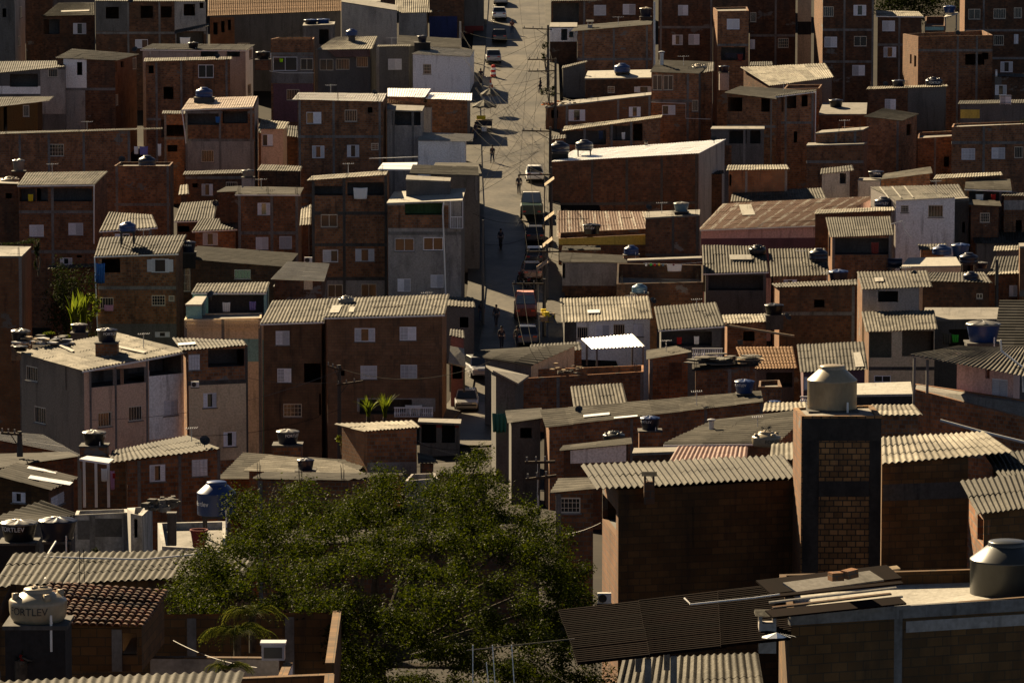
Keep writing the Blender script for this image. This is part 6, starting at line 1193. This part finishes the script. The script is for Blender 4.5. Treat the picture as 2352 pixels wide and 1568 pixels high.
while len(HUB) < 64:          # boughs of the crown, kept apart so that gaps stay between them
    a = rt_.uniform(0, 2 * PI); q = rt_.random() ** .5; x = 880 + 430 * q * math.cos(a); y = 1390 + 220 * q * math.sin(a)
    if all((x - h[0]) ** 2 + (1.3 * (y - h[1])) ** 2 > 52 ** 2 for h in HUB): HUB.append((x, y, 149 - 11 * (1 - q * q) ** .5 - (y - 1250) * .012 + rt_.uniform(-2, 2)))
HUB += [(x, y, 141) for x, y in ((800, 1560), (860, 1590), (930, 1575), (1000, 1600), (1070, 1580), (1140, 1600), (1210, 1590), (1280, 1585), (1330, 1500), (1350, 1560))]
for x, y, Y in HUB:
    for j in range(11):
        NC.append((x + rt_.gauss(0, 24), y - abs(rt_.gauss(0, 15)) + 10, Y + rt_.gauss(0, .7)))
for x, y, Y in NC:
    r = rt_.uniform(.2, .5); clump(cr, at(x, y, Y + TY), r, r, r * rt_.uniform(.7, 1.1), int(70 + 260 * r), .085, rt_, .3, .5)
for i in range(26):
    x, y, rx, ry, Y = CL[i % len(CL)]; c = at(x, y, Y + TY); bb = MB(og); m = fork.lerp(c, .5) + Vector((rt_.uniform(-.3, .3), 0, -.2)); bb.tube([fork - Vector((0, 0, .3)), m, c], .11, 6, r1=.02, cap=False); bb.build('limb', M['bark'], tree, True)
cr.build('crown', M['leaf'], tree)
def shrub(label, x, y, rx, ry, Y, n, s, mt, name='leafy_shrub', cat='shrub', group='shrubs between the houses', asp=.5):
    c = at(x, y, Y); k = Y / F; rt = empty(name, c - Vector((0, 0, ry * k)), label, cat, group); b = MB(rt.location)
    for j in range(max(3, n // 80)):
        d = Vector((rt_.gauss(0, .5), rt_.gauss(0, .5), rt_.gauss(0, .5))); cc = c + Vector((d.x * rx * k, d.y * rx * k, d.z * ry * k)); clump(b, cc, rx * k * .4, rx * k * .4, ry * k * .4, 80, s, rt_, .3, asp)
    b.build('foliage', M[mt], rt); b = MB(rt.location); z0 = c - Vector((0, 0, ry * k * 1.6))
    for i in range(3): b.tube([z0, z0.lerp(c, .6) + Vector((rt_.uniform(-.2, .2), 0, 0)), c + Vector((rt_.uniform(-.4, .4) * rx * k, 0, ry * k * .4))], .06, 5, r1=.02)
    b.build('stems', M['bark'], rt, True)
shrub('dark bushy tree in the gap beside the left brick house', 150, 690, 50, 84, 318, 3600, .22, 'leaf_dark'); shrub('bright green shrub against the ribbed roof house', 205, 712, 24, 34, 318, 500, .3, 'leaf_bright', asp=.35); shrub('low bright ground plants in the garden gap', 140, 762, 34, 8, 300, 300, .2, 'leaf_bright'); shrub('climbing plant on the roof of the left brick house', 88, 580, 10, 34, 316, 400, .18, 'leaf_dark'); shrub('hedge strip along the left brick house roof', 55, 556, 46, 6, 322, 500, .16, 'leaf_dark'); shrub('grassy plants beside the small brick shed', 786, 1012, 16, 20, 230, 250, .16, 'leaf_bright'); shrub('dark trees beyond the houses at the top right', 2085, -8, 110, 44, 505, 9000, .34, 'leaf_dark'); shrub('little plant against the ruined white wall', 218, 1268, 26, 18, 150, 350, .09, 'leaf_dark'); shrub('flowering plants on the brick wall at the right edge', 2350, 284, 30, 12, 414, 300, .2, 'leaf_dark'); shrub('small street bush below the double crossarm pole', 1262, 208, 14, 20, 422, 350, .2, 'leaf_dark'); shrub('thin roadside tree beside the top pole', 1254, 128, 14, 24, 436, 350, .2, 'leaf_dark')
def blades(label, x, y, n, L, Y, mt, name, cat, spread=1.0, w=.06):
    c = at(x, y, Y); rt = empty(name, c, label, cat); b = MB(c)
    for i in range(n):
        a = rt_.uniform(0, 2 * PI); l = L * rt_.uniform(.6, 1.1); o = spread * rt_.uniform(.15, .9); d = Vector((math.cos(a), math.sin(a), 0)); sd = Vector((-d.y, d.x, 0)) * w; pr = None; p0 = c + d * rt_.uniform(0, .1) * min(1, L); u = rt_.random()
        for t in range(6):
            f = t / 5; q = p0 + d * (o * l * f * f) + Vector((0, 0, l * (f - .35 * o * f * f * f))); ww = sd * (1 - f) ** .6
            if pr: b.face([pr[0], pr[1], q + ww, q - ww], 0, [(u, 0)] * 4)
            pr = (q - ww, q + ww)
    b.build('blades', M[mt], rt); b = MB(c); b.tube([c - Vector((0, 0, .5)), c + Vector((0, 0, .1))], .14, 8); b.build('stump', M['bark'], rt, True)
blades('tall spiky grass clump left of the pair by the block house', 846, 960, 46, 1.6, 268, 'leaf_bright', 'spiky_plant', 'spiky plant'); blades('upright spiky clump right of the pair by the block house', 884, 962, 40, 1.8, 267, 'leaf_bright', 'spiky_plant', 'spiky plant', .6); blades('broad banana like plant in the left garden gap', 170, 756, 16, 2.6, 296, 'leaf_bright', 'banana_plant', 'banana plant', .5, .2); blades('second banana like plant close to the ribbed roof house', 192, 752, 16, 2.8, 300, 'leaf_bright', 'banana_plant', 'banana plant', .5, .2); blades('bromeliad with red centre on the dark brick wall', 48, 1526, 18, .35, 88, 'leaf_dark', 'bromeliad', 'bromeliad', 1.0, .025); shrub('red flower spike of the bromeliad', 50, 1512, 3, 8, 87.9, 120, .06, 'leaf_red', 'flower_spike', 'flower', None)
def palm(label, x, y, Y, n, L, h):
    c = at(x, y, Y); rt = empty('palm', c, label, 'palm', 'palms in the yard'); b = MB(c)
    for i in range(n): frond(b, c + Vector((rt_.uniform(-.1, .1), rt_.uniform(-.1, .1), h)), rt_.uniform(0, 2 * PI), L * rt_.uniform(.7, 1.1), rt_.uniform(.5, 1.2), rt_)
    b.build('fronds', M['palm'], rt); b = MB(c); b.tube([c - Vector((0, 0, .6)), c + Vector((0, 0, h))], .09, 8); b.build('trunk', M['bark'], rt, True)
palm('bushy palm with drooping fronds in the yard', 545, 1500, 95, 34, 1.0, .45); palm('taller palm with yellowing fronds behind the yard wall', 580, 1440, 99, 26, .95, .3); palm('small palm at the front of the yard', 520, 1545, 90, 14, .65, .1)

skylight('c4c', 'wh', (62, 1080, 66, 1075, 132, 1088, 128, 1092), (64, 1103, 70, 1096, 168, 1112, 160, 1119)); skylight('d16', 'csl', (1677, 599, 1727, 599, 1725, 588, 1675, 588)); skylight('d23', 'wh', (1340, 962, 1400, 956, 1400, 951, 1340, 957), (1410, 965, 1464, 960, 1464, 957, 1410, 962)); skylight('c1', 'csl', (130, 795, 165, 812, 172, 809, 138, 792), (262, 800, 330, 815, 338, 811, 270, 797)); skylight('c2', 'wh', (410, 797, 450, 794, 448, 789, 408, 792))
skylight('b17', 'csl', (756, 722, 778, 721, 786, 704, 764, 705), (800, 720, 812, 720, 816, 708, 804, 708)); skylight('e13', 'csl', (2040, 458, 2043, 458, 2022, 432, 2019, 432), (2068, 457, 2071, 457, 2050, 431, 2047, 431), (2096, 456, 2099, 456, 2078, 430, 2075, 430)); skylight('d17', 'wh', (1350, 722, 1378, 721, 1377, 714, 1349, 715)); skylight('d11b', 'csl', (1705, 497, 1735, 496, 1725, 472, 1697, 473)); skylight('e25b', 'csl', (1965, 846, 1985, 845, 1976, 812, 1960, 813)); skylight('e20', 'csl', (2010, 650, 2030, 649, 2028, 640, 2008, 641)); skylight('a2', 'csl', (140, 30, 205, 28, 205, 25, 141, 27))
for k_, x_, y_, h_ in [('a8', 345, 133, 22), ('a13', 120, 405, 30), ('a17', 600, 436, 26), ('a19', 330, 556, 30), ('b8', 760, 220, 26), ('b13', 800, 402, 28), ('b17', 980, 700, 30), ('c1', 330, 800, 36), ('c3', 440, 1020, 40), ('d2', 1420, 60, 22), ('d7', 1570, 152, 24), ('d17', 1450, 705, 28), ('d18', 1600, 715, 30), ('d23', 1600, 930, 34), ('d25', 1740, 990, 36), ('e7', 1800, 212, 24), ('e13', 2150, 440, 26), ('e20', 2080, 640, 28), ('e19', 1900, 650, 26), ('d12', 1520, 490, 26), ('e17', 1840, 600, 26), ('b6', 900, 106, 20), ('a10', 200, 300, 22), ('e11', 1940, 297, 22), ('d21', 1530, 810, 30)]: antenna(k_, x_, y_, h_)

for lb, x, y, w_, Y, r_ in [('dish on the long dark render and brick house', 300, 2, 12, 485, .3), ('dish on the roof of the white framed window house', 500, 130, 12, 447, -.3), ('dish at the edge of the pale sheet roof house', 860, 212, 12, 404, .5), ('dish on the brick hall roof corner', 1640, 318, 14, 392, -.2), ('dish beside the cream corrugated roof', 1500, 690, 16, 322, .6), ('dish on the ribbed roof of the two tier house', 2100, 628, 14, 317, -.5), ('dish on the wide patched roof of the pink house', 2230, 812, 22, 212, .4), ('dish on the skewed grey sheet roof', 1330, 940, 18, 244, -.3), ('dish above the clothes porch house', 470, 1012, 24, 217, .3), ('dish on the open parapet of the unfinished house', 2200, 76, 12, 460, .2)]: dish(lb, x, y, w_, Y, r_)
for lb, x, y, w_, h_, Y, cl in [('pair of dark jeans hung under the long porch roof', 1380, 300, 10, 20, 411.4, 'jeans'), ('white towel under the long porch roof', 1432, 304, 8, 16, 411.2, 'white_cloth'), ('grey blanket over the yellowed terrace wall', 1700, 780, 14, 12, 312, 'cloth_grey'), ('red towel on the dark corrugated roof terrace', 1560, 774, 12, 16, 313.2, 'red'), ('white shirt on the dark corrugated roof terrace', 1600, 772, 12, 18, 313.1, 'white_cloth'), ('blue cloth in the veranda under the brown metal roof', 500, 268, 10, 14, 417.4, 'blue_cloth'), ('lilac clothes on the roofed aqua terrace', 580, 692, 16, 20, 311.2, 'purple_cloth'), ('white sheet drying on the aqua terrace', 520, 694, 18, 22, 311.3, 'white_cloth'), ('yellow cloth in the open loft porch', 70, 446, 12, 16, 367.4, 'yellow'), ('pale blanket in the grey balcony room', 2250, 446, 18, 18, 368.2, 'white_cloth'), ('red shirt in the grey balcony room', 2282, 446, 10, 16, 368.1, 'red')]: cloth(lb, x, y, w_, h_, Y, cl)
# starter bars left standing for the next storey
for k_ in ['a8', 'a12', 'b4', 'b8', 'a10', 'd12', 'e5', 'e11', 'e12', 'd20', 'd22', 'd8', 'e9', 'd15', 'a18', 'e19', 'd3', 'd5', 'e1', 'b13', 'a17', 'c8']:
    h = HS[k_]; m = MB(h['og']); r3 = random.Random(sum(map(ord, k_)))
    for s in (.06, .5, .94):
        p = h['FL'].lerp(h['FR'], s)
        for dx, dy in ((0, .1), (.12, .1), (0, .22), (.12, .22)):
            q = p + Vector((dx - .06, dy, 0)); m.bar(q - Vector((0, 0, .1)), q + Vector((r3.uniform(-.06, .06), r3.uniform(-.05, .05), r3.uniform(.5, .95))), .022)
    o = m.build('starter_bars', M['iron'], h['root']); o['kind'] = 'stuff'
# ------------------------------------------------------------------ camera, light
cam = bpy.data.cameras.new('camera'); co = bpy.data.objects.new('camera', cam); C.objects.link(co)
co.location = CAM; co.rotation_euler = (R(90) - PITCH, 0, 0); cam.sensor_width = 36; cam.lens = 36 * F / 2352; cam.clip_end = 6000; cam.clip_start = 1
sc = bpy.context.scene; sc.camera = co
AZ, EL = R(31), R(31)
S = Vector((-math.sin(AZ) * math.cos(EL), math.cos(AZ) * math.cos(EL), math.sin(EL)))
sl = bpy.data.lights.new('sun', 'SUN'); sl.energy = 5; sl.angle = R(.5); sl.color = (1, .88, .68)
so = bpy.data.objects.new('sun', sl); C.objects.link(so); so.rotation_euler = (-S).to_track_quat('-Z', 'Y').to_euler(); so.location = (0, 200, 300)
wd = bpy.data.worlds.new('World'); sc.world = wd; wd.use_nodes = True
sk = wd.node_tree.nodes.new('ShaderNodeTexSky'); sk.sky_type = 'NISHITA'; sk.sun_disc = False; sk.sun_elevation = EL; sk.sun_rotation = -AZ
sk.air_density = 0.35; sk.dust_density = 0.5; sk.ozone_density = 0.3; sk.altitude = 2500
bg = wd.node_tree.nodes['Background']; bg.inputs[1].default_value = .05; wd.node_tree.links.new(sk.outputs[0], bg.inputs[0])
sc.view_settings.view_transform = 'Standard'; sc.view_settings.look = 'None'; sc.view_settings.exposure = 1.5; sc.view_settings.gamma = 1
sc.view_settings.use_white_balance = True; sc.view_settings.white_balance_temperature = 8300; sc.view_settings.white_balance_tint = 10
